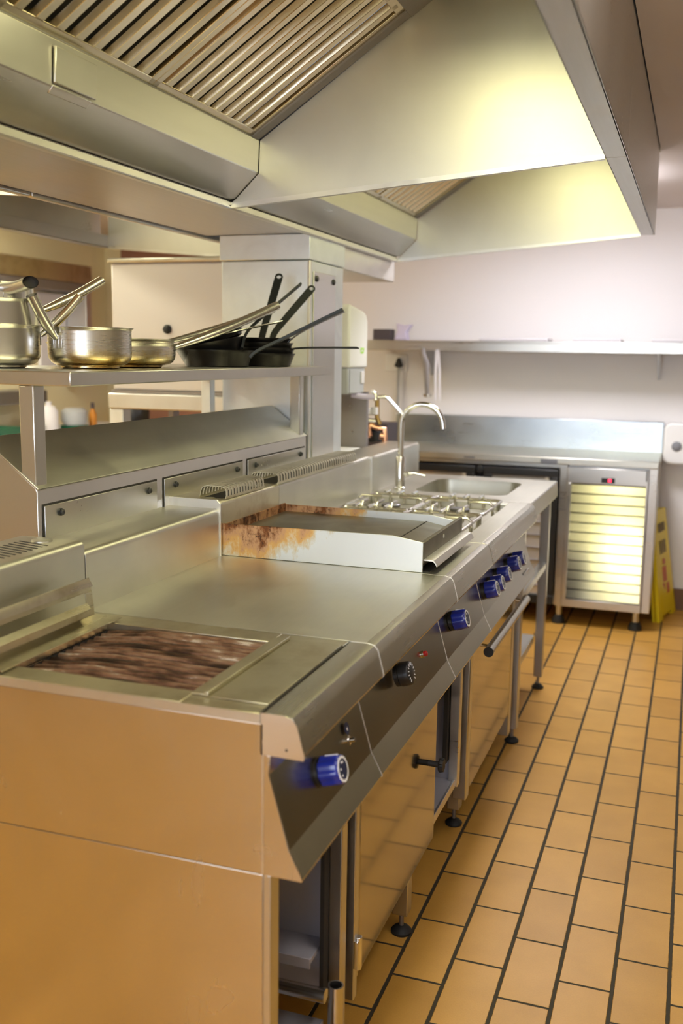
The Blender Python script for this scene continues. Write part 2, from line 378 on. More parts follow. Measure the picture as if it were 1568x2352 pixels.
def struct(o): o['kind'] = 'structure'; return o
def px(u, v, d): return EYEP + (FWD+RGT*((u-784)/F_PX)-UPV*((v-1176)/F_PX))*d
def pxz(u, d, z):
    p = px(u, 1000, d); q = px(u, 1001, d); t = (z-p.z)/(q.z-p.z); return p+(q-p)*t
def rrect(x0, x1, y0, y1, r, n=6):
    out = []
    for cx, cy, a0 in ((x1-r, y1-r, 0), (x0+r, y1-r, PI/2), (x0+r, y0+r, PI), (x1-r, y0+r, 1.5*PI)):
        for k in range(n+1): a = a0+PI/2*k/n; out.append((cx+r*math.cos(a), cy+r*math.sin(a)))
    return out
def pxx(u, v, x):
    d = px(u, v, 1)-EYEP; return EYEP+d*((x)/d.x)
def pxy(u, v, y):
    d = px(u, v, 1)-EYEP; return EYEP+d*(y/d.y)

# ================================================================== the room
CE = 2.28; WB = 6.03; WR = .52; WF = -2.4; WL = -4.2; WB2 = 6.6
struct(box('floor', 'tiles', None, WL-.1, WR+.1, WF-.1, WB2+.1, -.1, 0))
b = B()
b.box(-.192, WR+.1, WF-.1, WB+.1, CE, CE+.06); b.box(-2.83, -.192, 4.42, WB+.1, CE, CE+.06); b.box(WL-.1, -2.83, WF-.1, WB2+.1, CE, CE+.06)
b.box(-2.83, -.192, WF-.1, .94, CE, CE+.06); b.box(-2.83, -2.3, WB+.1, WB2+.1, CE, CE+.06)
struct(b.build('ceiling', 'ceiling_paint'))
struct(box('wall_back', 'white_wall', None, -2.4, WR+.1, WB, WB+.1, 0, CE))
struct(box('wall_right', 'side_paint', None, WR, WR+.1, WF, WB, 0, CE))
struct(box('reflection_panel_1', 'dark_reflection', None, WR-.008, WR-.0005, WF, WB-.013, .126, .56))  # unseen dark panel, added to darken reflections in the control panels
b = B(); wx0, wx1, wz0, wz1 = -1.7, .45, 1.0, 2.1
b.box(WL, wx0, WF-.1, WF, 0, CE); b.box(wx1, WR, WF-.1, WF, 0, CE); b.box(wx0, wx1, WF-.1, WF, 0, wz0); b.box(wx0, wx1, WF-.1, WF, wz1, CE)
struct(b.build('wall_front', 'white_wall'))
struct(box('wall_left', 'cream_wall', None, WL-.1, WL, WF, WB2, 0, CE))
struct(box('wall_far_left', 'cream_wall', None, WL, -2.4, WB2, WB2+.1, 0, CE))
struct(box('wall_return', 'cream_wall', None, -2.5, -2.4, WB, WB2, 0, CE))
wn = struct(B().box(wx0, wx1, WF-.06, WF-.05, wz0, wz1).build('window_1', 'lamp_window'))
b = B()
for x in (wx0+.02, (wx0+wx1)/2, wx1-.02): b.box(x-.025, x+.025, WF-.05, WF+.02, wz0, wz1)
for z in (wz0+.02, wz1-.02): b.box(wx0, wx1, WF-.05, WF+.02, z-.025, z+.025)
b.build('window_frame', 'white_plastic', wn, base=wn.location)
struct(box('baseboard_back', 'skirting_tile', None, -2.4, WR, WB-.012, WB-.0005, 0, .125))
struct(box('baseboard_right', 'skirting_tile', None, WR-.012, WR-.0005, WF, WB-.013, 0, .125))
d = struct(box('door_1', 'brown_door', None, -4.04, -3.2, WB2-.04, WB2-.001, 0, 2.2, .004))

# ceiling lights
def ceiling_light(x, y, w, l, label, mat, z=CE):
    t = root('ceiling_light', (x, y, z-.07), label, 'ceiling light', 'ceiling lights')
    box('housing', 'white_plastic', t, x-w/2-.03, x+w/2+.03, y-l/2-.03, y+l/2+.03, z-.035, z-.0005, .006)
    box('diffuser', mat, t, x-w/2, x+w/2, y-l/2, y+l/2, z-.07, z-.035, .012)
ceiling_light(-.54, 4.88, .32, .42, 'added square white light hidden above the refrigerated counter, brightening the back wall', 'lamp_tube_far')  # added out of view to brighten the back wall and highlight the louvres
ceiling_light(.26, 1.4, .22, 1.15, 'long white ceiling light over the aisle beside the range', 'lamp_tube')
ceiling_light(-.4, -.9, .22, 1.15, 'long white ceiling light near the window behind the range end', 'lamp_tube')
ceiling_light(-3.62, 4.2, .22, 1.15, 'long ceiling light by the cream wall beyond the pass', 'lamp_tube_left')
ceiling_light(-3.5, 1.6, .22, 1.15, 'long ceiling light on the far side of the service counter', 'lamp_tube_left')

# ================================================================== extraction hoods
XO, XI = -.196, -.251           # outer and inner edge of the front rim
def hood(y0, y1, label, lamp, mirror=False, filters=True):
    sx = (lambda x: -3.0-x) if mirror else (lambda x: x)
    if mirror: sx = lambda x: -3.02-x
    def Q(prof): return [(sx(x), z) for x, z in prof]
    def bx(b, x0, x1, *a): b.box(min(sx(x0), sx(x1)), max(sx(x0), sx(x1)), *a)
    t = root('extraction_hood', (sx(-.75), (y0+y1)/2, 1.866), label, 'extraction hood')
    part = [(-1.298, 1.866), (-1.27, 1.885), (-1.199, 1.952), (-1.195, 2.04), (-.74, 2.345), (-.74, 2.44), (XI, 2.44), (XI, 1.951)]
    for yy in ((y1-.012, y0) if not mirror else (y1-.012, y0)):
        p = B().prism(Q(part), yy, yy+.012).build('partition_panel', 'steel_hood', t, .002)
    # bottom hem of the far partition
    b = B(); b.prism(Q([(-1.29, 1.860), (-1.27, 1.860), (XI, 1.945), (XI, 1.957), (-1.27, 1.874)]), y1-.016, y1+.001); b.build('hem', 'steel_bright', t)
    b = B(); bx(b, XO-.004, XO, y0, y1, 1.951, 2.46); b.build('fascia', 'steel', t)
    b = B(); bx(b, XI, XO, y0, y1, 1.951, 1.956); bx(b, XI, XI+.004, y0+.012, y1-.012, 1.951, 2.01); b.build('rim', 'steel_gutter', t, .0015)
    b = B(); bx(b, -.80, XO, y0, y1, 2.44, 2.446); b.build('roof', 'steel_frame', t)
    g = B().prism(Q([(-1.298, 1.880), (-1.27, 1.885), (-1.199, 1.952), (-1.195, 2.04), (-1.215, 2.056), (-1.235, 2.056), (-1.30, 2.056)]), y0+.012, y1-.012).build('gutter', 'steel_gutter', t, .002)
    b = B(); bx(b, -1.306, -1.284, y0, y1, 1.858, 1.880); b.build('drip_rail', 'steel_bright', t, .004)
    if not mirror:
        yc = y0+.79 if y0 < 2 else y0+.36
        for yy in ([1.785] if y0 < 2 else [3.02]):
            c = B().slab([(-1.194, yy-.07, 2.026), (-1.1975, yy-.07, 1.958), (-1.1975, yy+.07, 1.958), (-1.194, yy+.07, 2.026)], (1, 0, 0), .006)
            c.slab([(-1.1985, yy-.07, 1.956), (-1.212, yy-.07, 1.942), (-1.212, yy+.06, 1.942), (-1.1985, yy+.06, 1.956)], (.7, 0, -.7), .004)
            c.build('cover_plate', 'steel_gutter', g, .002, base=BASE[t])
    # baffle filters on the slope
    A = Vector((-1.215, 0, 2.062)); Bv = Vector((-.775, 0, 2.352)); sl = (Bv-A).normalized(); nrm = Vector((sl.z, 0, -sl.x))
    L = (Bv-A).length
    def P(s, n, y):
        p = A+sl*s+nrm*n; return (sx(p.x), y, p.z)
    n = 3; yw = (y1-y0-.10)/n if filters else 0
    nslat = 8
    for k in range(n):
        f0 = y0+.05+k*yw; f1 = f0+yw
        b = B()
        for (s0, s1, a, c) in ((.0, .022, f0, f1), (L-.03, L, f0, f1), (0, L, f0, f0+.022), (0, L, f1-.022, f1)):
            b.slab([P(s0, .0, a), P(s1, .0, a), P(s1, .0, c), P(s0, .0, c)], (sx(nrm.x)-sx(0), 0, nrm.z), .022)
        f = b.build('baffle_filter', 'steel_filter', t, .002)
        b = B(); pit = (yw-.044)/nslat
        for j in range(nslat):
            c = f0+.022+pit*(j+.5); h = pit*.26
            pr = [(c-h, .006), (c-h*.72, .022), (c+h*.72, .022), (c+h, .006)]
            s0, s1 = .010, L-.012
            Av = [b.bm.verts.new(P(s0 if q[1] < .01 else s0+.012, q[1], q[0])) for q in pr]; Bw = [b.bm.verts.new(P(s1, q[1], q[0])) for q in pr]
            b.bm.faces.new(Av); b.bm.faces.new(Bw[::-1])
            for i in range(4): b.bm.faces.new((Av[i], Bw[i], Bw[(i+1) % 4], Av[(i+1) % 4]))
        b.build('baffles', 'steel_filter', f, .0015, base=BASE[t])
        B().slab([P(.0, -.03, f0), P(L, -.03, f0), P(L, -.03, f1), P(0, -.03, f1)], (0, 0, 1), .004).build('filter_back', 'cavity', f, base=BASE[t])
    b = B()
    for a, c in ((y0+.012, y0+.052), (y1-.052, y1-.012)): b.slab([P(-.022, .0, a), P(L+.02, .0, a), P(L+.02, .0, c), P(-.022, .0, c)], (sx(nrm.x)-sx(0), 0, nrm.z), .028)
    b.slab([P(L-.005, 0, y0+.012), P(L+.075, 0, y0+.012), P(L+.075, 0, y1-.012), P(L-.005, 0, y1-.012)], (sx(nrm.x)-sx(0), 0, nrm.z), .03)
    b.slab([P(-.026, 0, y0+.012), P(.004, 0, y0+.012), P(.004, 0, y1-.012), P(-.026, 0, y1-.012)], (sx(nrm.x)-sx(0), 0, nrm.z), .026)
    b.build('filter_holder', 'steel_frame', t, .002)
    # lamp under the roof
    ym = (y0+y1)/2-(0 if mirror else .22)
    lx0, lx1, lz, hl = (-.70, -.36, 2.255 if y0 < 2 else 2.32, .59) if not mirror else (-.44, -.275, 2.10 if y0 < 2 else 2.30, .70 if y0 < 2 else .3)
    lf = B(); bx(lf, lx0, lx1, ym-hl, ym+hl, lz+.017, 2.44); lf = lf.build('lamp_housing', 'steel', t, .006)
    b = B(); bx(b, lx0+.015, lx1-.015, ym-hl+.015, ym+hl-.015, lz, lz+.0165); b.build('lamp_diffuser', lamp, lf, base=BASE[t])
    return t
hood(.95, 2.690, 'near stainless extraction canopy with baffle filters, above the griddle', 'lamp_hood')
hood(2.692, 4.392, 'far stainless extraction canopy, above the gas burners and sink', 'lamp_hood_far')
hood(2.35, 4.40, 'stainless canopy on the other side of the pass, beyond the pillar', 'lamp_hood_left', mirror=True)
hood(.30, 2.34, 'stainless canopy on the other side of the pass, above the pans', 'lamp_hood_left', mirror=True)

t = root('duct_casing', (-1.5, 2.6, 1.866), 'stainless casing running between the two rows of canopies', 'casing')
b = B().box(-1.700, -1.307, .3, 3.34, 1.866, 2.4); b.build('casing', 'steel_gutter', t, .003)
b = B().box(-1.700, -1.307, 3.70, 4.40, 1.866, 2.4); b.build('casing', 'steel_gutter', t, .003)
box('bottom_trim', 'steel_bright', t, -1.700, -1.311, 3.702, 4.425, 1.775, 1.865, .003)

# ------------------------------------------------------------------ pillar
t = root('steel_clad_pillar', (-1.47, 3.52, 0), 'square stainless clad pillar at the far end of the service counter', 'pillar')
box('cladding', 'steel_cool', t, -1.64, -1.30, 3.342, 3.70, .0, 1.775, .003)
box('collar', 'steel_cool', t, -1.646, -1.296, 3.336, 3.706, 1.777, 1.8655, .003)
box('corner_trim', 'steel_bright', t, -1.306, -1.2965, 3.3385, 3.356, 1.0, 1.775, .002)
p = box('access_panel', 'steel_y', t, -1.2995, -1.295, 3.375, 3.60, .95, 1.74, .0015)
for y in (3.40, 3.575):
    b = B().lathe([(0, .0), (.011, 0), (.011, .004), (.007, .007), (0, .007)], (-1.295, y, 1.715), (1, 0, 0), 14); b.build('screw', 'black', p)

# ================================================================== cooking range
ZT = .925; XB = -1.147; XS = -.575; LIPX = -.508
NRM = Vector((.962, 0, .274))
BULL = [(XS, .9245), (-.541, .9245), (-.528, .9215), (-.521, .913), (-.518, .902), (-.5085, .866), (-.512, .861), (-.561, .8615), (XS, .8615)]
CTRL = [(-.578, .8612), (-.561, .8612), (-.5632, .83), (-.530, .714), (-.508, .672), (-.5085, .668), (-.5735, .667), (-.578, .70)]
def knob(t, parent_panel, u, v, mat='blue_plastic', face='dial_navy', rad=.0262, dep=.036, x=-.505, marks=True):
    c = pxx(u, v, x); n = NRM; bc = c-n*dep
    off = BASE[t]
    fl = (lambda q, h: 1-.085*(abs(math.sin(q*4))**3)) if mat == 'blue_plastic' else (lambda q, h: 1)
    k = B().lathe([(0, 0), (rad*.94, 0), (rad*1.0, .002), (rad*.98, dep*.55), (rad*.97, dep*.86), (rad*.9, dep*.97), (rad*.84, dep), (0, dep)], bc, n, 64, fl)
    k = k.build('knob', mat, t, base=off)
    B().lathe([(0, 0), (rad*.95, 0), (rad*.95, .009), (0, .009)], bc-n*.0095, n, 32).build('knob_collar', 'black', k, base=off)
    if mat == 'blue_plastic':
        B().ring(bc+n*(dep+.0002), n, rad*.82, rad*.66, .0012, 40).build('dial_ring', 'white_print', k, base=off)
        B().lathe([(0, 0), (rad*.655, 0), (rad*.655, .0009), (0, .0009)], bc+n*dep, n, 32).build('dial_face', face, k, base=off)
    a = n.orthogonal().normalized(); a = (Vector((0, 0, 1))-n*n.z).normalized(); b2 = n.cross(a)
    m = B()
    if mat == 'blue_plastic':
        for ang, r in ((80, .5), (15, .42), (-45, .5), (105, .48)):
            q = math.radians(ang); p = bc+n*(dep+.0009)+(a*math.sin(q)+b2*math.cos(q)*1.0)*rad*r*.9
            m.lathe([(0, 0), (rad*.075, 0), (rad*.075, .0004), (0, .0004)], p, n, 10)
        m.strap([bc+n*(dep*.3)+a*rad*1.0, bc+n*(dep*.93)+a*rad*.965], .004, .0016, b2)
    else:
        for j in range(13):
            q = math.radians(-140+j*23); d0 = a*math.cos(q)+b2*math.sin(q)
            m.strap([bc+n*(dep+.0004)+d0*rad*.62, bc+n*(dep+.0004)+d0*rad*.84], .0014, .0008, n.cross(d0))
    m.build('dial_marks', 'white_print', k, base=off)
    return k
def front(t, y0, y1, top='steel_bull', panel='steel_panel', cap=False):
    f = B().prism(BULL, y0, y1).build('front_rail', top, t, .0022, 2)
    p = B().prism(CTRL, y0, y1).build('control_panel', panel, t, .0006, 2, smooth=5)
    return f, p
def upstand(t, y0, y1, zt, mat='steel_top', x1=-1.297):
    r = .014
    prof = [(x1, ZT-.06), (XB, ZT-.06), (XB, zt-r)]+[(XB-r+r*math.cos(a), zt-r+r*math.sin(a)) for a in (PI/8, PI/4, 3*PI/8)]+[(XB-r, zt), (x1, zt)]
    return B().prism(prof, y0, y1).build('upstand', mat, t, .001)
def foot(t, leg, x, y, z, h=None):
    B().cyl((x, y, .012), (x, y, z+.01), .006, seg=12).build('foot_stem', 'steel_frame', leg, base=BASE[t])
    B().lathe([(0, 0), (.026, 0), (.027, .006), (.02, .014), (.009, .02), (0, .02)], (x, y, 0), seg=24).build('foot_pad', 'rubber', leg, base=BASE[t])
def leg(t, x, y, z0, z1, w=.038, mat='steel_y'):
    l = box('leg', mat, t, x-w/2, x+w/2, y-w/2, y+w/2, z0, z1, .003)
    foot(t, l, x, y, z0); return l

def joint(t, y, up=True):
    if up: B().prism([(x+.0009, z+.0005) for x, z in BULL], y-.0011, y+.0011).build('joint_strip', 'joint', t)
    B().prism([(x+.0009, z) for x, z in CTRL], y-.0011, y+.0011).build('joint_strip', 'joint', t)
# ---- char grill (nearest module)
Y0, Y1 = 1.30, 1.706
t = root('char_grill', (-.86, 1.5, 0), 'stainless char grill with burnt cooking bars, nearest module of the range', 'grill')
front(t, Y0+.002, Y1)
B().prism([(XS-.002, .9255), (-.541, .9255), (-.527, .922), (-.519, .912), (-.5065, .866), (-.508, .860), (-.5605, .8605), (XS-.002, .8605)], Y0, Y0+.0018).build('end_cap', 'steel_bright', t)
B().lathe([(0, 0), (.0022, 0), (.0022, .0006), (0, .0006)], (-.535, Y0, .873), (0, -1, 0), 10).build('rivet', 'black', t)
e = B().box(-1.297, XS+.002, Y0, Y0+.012, .668, .9085); e.prism([(XS+.0021, .8604), (-.561, .8604), (-.5634, .83), (-.5302, .714), (-.508, .672), (-.5085, .667), (XS+.0021, .667)], Y0, Y0+.0019)
e.build('upper_end_panel', 'steel_end', t, .0008)
box('lower_end_panel', 'steel_end', t, -1.297, -.573, Y0+.001, Y0+.013, .0, .6665, .0008)
box('end_flange', 'steel_y', t, -.5735, -.561, Y0+.003, Y0+.036, .0, .666, .001)
box('corner_seam', 'steel_bright', t, XS+.0005, XS+.003, Y0-.0008, Y0+.001, .668, .86)
# top: frame round the bars, lifted lid edge, drip plate
b = B(); b.box(XB, -.712, Y0, 1.353, .910, ZT); b.box(XB, -.712, 1.648, Y1, .910, ZT); b.box(XB, -1.06, 1.353, 1.648, .910, ZT)
b.box(-.712, XS-.003, Y0, Y1, .908, ZT-.001); b.build('grill_top', 'steel_grill', t, .0015)
box('top_edge', 'steel_top', t, XB, XS-.002, Y0-.002, Y0-.0002, .9095, ZT-.001)
b = B(); b.box(-.712, -.684, 1.338, 1.668, ZT-.0005, ZT+.003); b.box(-.688, -.681, 1.335, 1.67, ZT-.0005, ZT+.008); b.build('tray_flange', 'steel_grill', t, .001)
box('rail_groove', 'cavity', t, -.5795, -.5765, Y0+.001, 1.672, ZT-.001, ZT+.0002)
box('drip_plate', 'steel_grill', t, -.679, -.580, 1.335, 1.672, ZT-.0005, ZT+.002, .0008)
b = B(); b.box(-1.06, -.712, 1.353, 1.648, .80, .81); b.box(-1.06, -1.055, 1.353, 1.648, .80, .91); b.box(-.717, -.712, 1.353, 1.648, .80, .91); b.box(-1.06, -.712, 1.353, 1.358, .8, .91); b.box(-1.06, -.712, 1.643, 1.648, .8, .91)
b.build('fire_box', 'cavity', t)
nb = 13
for j in range(nb):
    y = 1.362+j*(1.640-1.362)/(nb-1)
    pts = [(-1.052, y, .905), (-.94, y, .9165+random.uniform(-.001, .001)), (-.82, y, .917+random.uniform(-.001, .001)), (-.714, y, .914)]
    B().tube(pts, .0072, 12, ex=1.).build('grill_bar', 'bars', t)
g = B()
# guard: leaning plate with a long slot, foot flange over the bars
gx = -1.092
zb, zt_ = .937, 1.012; ya, yb = 1.31, 1.652
def GP(y, z): return (gx-(z-zb)*.10, y, z)
for q in ([(ya, zb), (yb, zb), (yb, .964), (ya, .964)], [(ya, .985), (yb-.002, .985), (yb-.002, 1.006), (yb-.006, 1.012), (ya, 1.012)], [(yb-.022, .964), (yb, .964), (yb-.001, .985), (yb-.022, .985)], [(ya, .964), (ya+.02, .964), (ya+.02, .985), (ya, .985)]):
    g.slab([GP(y, z) for y, z in q], (-1, 0, -.1), .0025)
g.slab([(gx+.001, ya, zb+.001), (gx+.046, ya, .930), (gx+.046, yb+.024, .930), (gx+.001, yb, zb+.001)], (0, 0, -1), .0025)
g.slab([GP(ya, .965), GP(yb-.022, .965), (gx+.010, yb-.026, .956), (gx+.010, ya, .956)], (0, 0, -1), .002)
g.slab([GP(ya, 1.012), GP(yb-.006, 1.012), (gx+.001, yb-.006, .998), (gx+.001, ya, .998)], (.3, 0, -1), .002)
g.build('splash_guard', 'steel_guard', t, .0008)
u = upstand(t, Y0+.0125, Y1-.0015, 1.072, 'steel_top')
b = B()
for j in range(20):
    y = 1.635-j*.0165
    if y < 1.31: break
    b.slab([(-1.262, y+.012, 1.0722), (-1.182, y-.006, 1.0722), (-1.182, y-.0015, 1.0722), (-1.262, y+.0165, 1.0722)], (0, 0, 1), .0006)
b.build('vent_slots', 'cavity', u, base=BASE[t])
B().lathe([(0, 0), (.021, 0), (.021, .002), (.0195, .003), (0, .003)], (-1.222, 1.668, 1.0722), seg=32).build('flue_cap', 'steel_top', u, base=BASE[t])
knob(t, None, 787, 1766)
c = pxx(797, 1673, -.547); B().lathe([(0, 0), (.011, 0), (.011, .0008), (0, .0008)], c-NRM*.001, NRM, 24).build('ignition_badge', 'dial_navy', t)
B().lathe([(0, 0), (.0045, 0), (.002, .0006), (0, .0006)], c+NRM*.0002-Vector((0, 0, .001)), NRM, 3).build('ignition_mark', 'white_print', t)
c = pxx(802, 1700, -.545); b = B().lathe([(0, 0), (.009, 0), (.009, .004), (.0045, .005), (.0045, .016), (0, .016)], c-NRM*.004, NRM, 20); b.build('ignition_button', 'chrome', t)
# open cupboard under the grill
b = B(); b.box(-1.29, -1.12, Y0+.014, Y1, .31, .667); b.build('cupboard_back', 'inside_grey', t)
b = B(); b.box(-1.12, -.606, 1.688, 1.70, .20, .667); b.build('cupboard_side', 'inside_grey', t)
b = B(); b.box(-1.12, -.612, 1.613, 1.688, .316, .326); b.box(-1.12, -.612, 1.608, 1.612, .308, .329); b.box(-1.12, -.66, Y0+.014, 1.608, .14, .15); b.box(-1.12, -.612, 1.60, 1.688, .14, .15); b.build('cupboard_floor', 'inside_grey', t, .001)
box('cupboard_soffit', 'steel_dark', t, -1.12, -.60, Y0+.014, 1.70, .655, .6665)
box('door_stile', 'steel_y', t, -.598, -.573, 1.672, 1.705, .0, .667, .002)
box('seal_strip', 'cavity', t, -.606, -.598, 1.645, 1.688, .22, .667)
pv = pxx(771, 2262, -.552)
b = B().tube([(-1.1, pv.y, pv.z-.028), (pv.x-.02, pv.y, pv.z-.028)], .0135, 16); b.build('drain_pipe', 'steel_pan', t)
b = B().tube([(pv.x, pv.y, pv.z), (pv.x, pv.y, .0)], .0145, 20, cap=False)
b.lathe([(.0145, 0), (.0118, 0), (.0118, -.06), (0, -.06)], (pv.x, pv.y, pv.z), seg=20); b.build('drain_pipe', 'steel_pan', t)
B().lathe([(0, -.03), (.0116, -.03), (.0116, -.029), (0, -.029)], (pv.x, pv.y, pv.z), seg=20).build('pipe_bore', 'cavity', t)

# ---- flat heated worktop
Y0, Y1 = 1.7085, 2.321
t = root('heated_worktop', (-.86, 2.0, 0), 'smooth flat stainless hot top with black thermostat dial, beside the char grill', 'hot top')
front(t, Y0, Y1); joint(t, 1.7075)
box('hot_plate', 'steel_top', t, XB, -.544, Y0, Y1, .905, .9248, .0002)
upstand(t, Y0, Y1, 1.050, 'steel_top')
knob(t, None, 945, 1545, 'black', None, .0255, .024, x=-.512)
c = pxx(973, 1502, -.545)
l = B().lathe([(0, 0), (.0085, 0), (.0085, .004), (0, .004)], c-NRM*.003, NRM, 20).build('indicator_bezel', 'chrome', t)
B().lathe([(0, 0), (.0065, 0), (.0065, .005), (.004, .008), (0, .009)], c+NRM*.001, NRM, 20).build('indicator_lens', 'red_lens', l, base=BASE[t])
box('cabinet_body', 'steel_dark', t, -1.29, -.602, 1.715, 2.318, .20, .667)
d = B().box(-.600, -.5665, 1.764, 2.386, .212, .640); d = d.build('door', 'steel_door', t, .002)
b = B(); b.box(-.598, -.566, 1.735, 1.757, .17, .667); b.box(-.572, -.566, 1.757, 1.7635, .21, .64); b.build('door_channel', 'steel_y', d, .002, base=BASE[t])
b = B().cyl((-.562, 1.748, .235), (-.562, 1.748, .305), .008); b.box(-.568, -.558, 1.735, 1.762, .24, .30); b.build('hinge', 'chrome', d, base=BASE[t], bevel=.001)
c = pxx(1012, 1757, -.535)
leg(t, -.615, 2.27, .055, .21, .04)
leg(t, -1.2, 2.27, .055, .21, .04); leg(t, -1.2, 1.74, .055, .21, .04)

# ---- griddle
Y0, Y1 = 2.323, 2.776
t = root('griddle', (-.86, 2.55, 0), 'raised steel griddle with rust-stained sides, beside the smooth hot top', 'griddle')
front(t, Y0, Y1); joint(t, 2.322)
box('worktop', 'steel_top', t, XB, -.544, Y0, Y1, .905, .9248, .0002)
u = upstand(t, Y0, 2.716, 1.070, 'steel_grill')
b = B(); b.prism([(XB+.003, ZT-.01), (XB+.003, 1.062), (XB-.008, 1.0735), (-1.297, 1.0735), (-1.297, ZT)], Y0-.004, Y0+.003); b.build('upstand_edge', 'steel_bright', u, .001, base=BASE[t])
GX0, GX1 = -1.146, -.602
side = [(GX0, ZT+.0005), (GX1, ZT+.0005), (GX1, 1.000), (-.68, 1.0125), (GX0, 1.010)]
s1 = B().prism(side, 2.331, 2.336).build('side_plate', 'stained', t, .0008, base=(GX0, 2.33, ZT)); s1.location = Vector((GX0, 2.33, ZT))-BASE[t]
s2 = B().prism([(GX0, ZT+.0005), (GX1-.012, ZT+.0005), (GX1-.012, .987), (-.69, 1.000), (GX0, 1.002)], 2.757, 2.762).build('side_plate', 'stained', t, .0008, base=(GX0, 2.757, ZT)); s2.location = Vector((GX0, 2.757, ZT))-BASE[t]
b = B().prism([(GX0, .96), (GX0, .982), (-.70, .980), (-.612, .964), (-.612, .93), (-.66, .93)], 2.3365, 2.7565); b.build('griddle_plate', 'plate', t, .0015)
box('rear_plate', 'stained', t, GX0, GX0+.004, 2.336, 2.757, .98, 1.006)
box('plate_seam', 'cavity', t, -.7045, -.7015, 2.337, 2.756, .9795, .9812)
b = B().box(-.6115, -.6005, 2.3365, 2.763, .947, .999); b.build('front_plate', 'plate', t, .0015)
B().lathe([(0, 0), (.006, 0), (.006, .001), (0, .001)], (-.6005, 2.54, .982), (1, 0, 0), 16).build('badge', 'steel_bright', t)
pr = [(-.6015, .9575), (-.585, .9585), (-.575, .956), (-.569, .949), (-.566, .9415), (-.568, .9405), (-.572, .948), (-.578, .9535), (-.6015, .9545)]
B().prism(pr, 2.336, 2.764).build('drip_tray', 'steel_bright', t, .0006)
box('tray_cavity', 'cavity', t, -.64, -.5875, 2.345, 2.755, ZT+.0004, ZT+.0014)
knob(t, None, 1073, 1420)
def vent(t, y0, y1, n, zb, x0=-1.235, x1=-1.135, mat='steel_grill', par=None):
    b = B()
    for j in range(n):
        y = y0+(y1-y0)*(j+.5)/n; w = (y1-y0)/n*.52
        pts = [(x1, y, zb), (x1-.001, y, zb+.022), (x1-.006, y, zb+.029), (x1-.016, y, zb+.032), (x0+.016, y, zb+.032), (x0+.004, y, zb+.027), (x0, y, zb+.018), (x0-.003, y, zb+.002)]
        b.strap(pts, w, .0018, (0, 1, 0))
    b.box(x1-.0012, x1+.0008, y0, y1, zb, zb+.006); b.box(x0-.004, x0-.002, y0, y1, zb, zb+.005)
    v = b.build('flue_vent', mat, par or t, base=BASE[t])
    box('flue_opening', 'cavity', v, x0+.01, x1-.012, y0+.004, y1-.002, zb+.0002, zb+.0012, base=BASE[t])
vent(t, 2.362, 2.615, 14, 1.070, -1.225, -1.15, par=u)
for y in (2.342, 2.655): B().lathe([(0, 0), (.018, 0), (.018, .003), (0, .0035)], (-1.19, y, 1.0702), seg=28).build('flue_cap', 'steel_grill', u, base=BASE[t])
# cupboard below, open front
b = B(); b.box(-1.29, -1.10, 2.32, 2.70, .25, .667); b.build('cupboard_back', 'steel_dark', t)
box('cupboard_side', 'inside_grey', t, -1.10, -.60, 2.692, 2.700, .24, .667)
box('cupboard_floor', 'inside_grey', t, -1.10, -.585, 2.32, 2.692, .232, .240, .001)
box('floor_lip', 'steel_bright', t, -.585, -.578, 2.32, 2.70, .222, .246, .001)
box('rear_rail', 'steel_bright', t, -.75, -.735, 2.40, 2.692, .262, .275, .001)
box('seal_strip', 'cavity', t, -.612, -.60, 2.655, 2.692, .30, .667)
box('door_stile', 'steel_bright', t, -.598, -.570, 2.676, 2.705, .225, .667, .002)
b = B(); b.cyl(c-Vector((.055, 0, -.001)), c, .0075, seg=16); b.lathe([(0, -.004), (.017, -.004), (.019, 0), (.017, .008), (0, .009)], c, (1, 0, 0), 48, lambda q, h: 1-.14*(math.cos(q*6) > .2))
b.build('drain_valve', 'rubber', t)
leg(t, -1.2, 2.7, .055, .25, .04)

# ---- gas range with oven
Y0, Y1 = 2.778, 3.618
t = root('gas_range', (-.86, 3.2, 0), 'four burner gas range with blue knobs and an oven below', 'range')
front(t, Y0, Y1); joint(t, 2.777, False)
b = B(); hx0, hx1, hy0, hy1 = -1.125, -.612, 2.83, 3.56
b.box(XB, hx0, Y0, Y1, .90, ZT); b.box(hx1, -.544, Y0, Y1, .90, ZT-.0002); b.box(hx0, hx1, Y0, hy0, .90, ZT); b.box(hx0, hx1, hy1, Y1, .90, ZT); b.box(hx0, hx1, hy0, hy1, .893, .901)
b.build('hob_top', 'steel_top', t, .002)
u = upstand(t, 2.717, Y1, 1.070, 'steel_top')
vent(t, 2.70, 3.43, 34, 1.070, -1.232, -1.145, par=u)
for j, (bx_, by_) in enumerate(((-.745, 3.01), (-.745, 3.38), (-.995, 3.01), (-.995, 3.38))):
    r = B().lathe([(0, 0), (.052, 0), (.05, .006), (.036, .012), (.036, .018), (.0, .018)], (bx_, by_, .9015), seg=32).build('burner', 'steel_grill', t)
    B().lathe([(0, 0), (.034, 0), (.034, .006), (.03, .009), (0, .010)], (bx_, by_, .9197), seg=32).build('burner_cap', 'steel_dark', r, base=BASE[t])
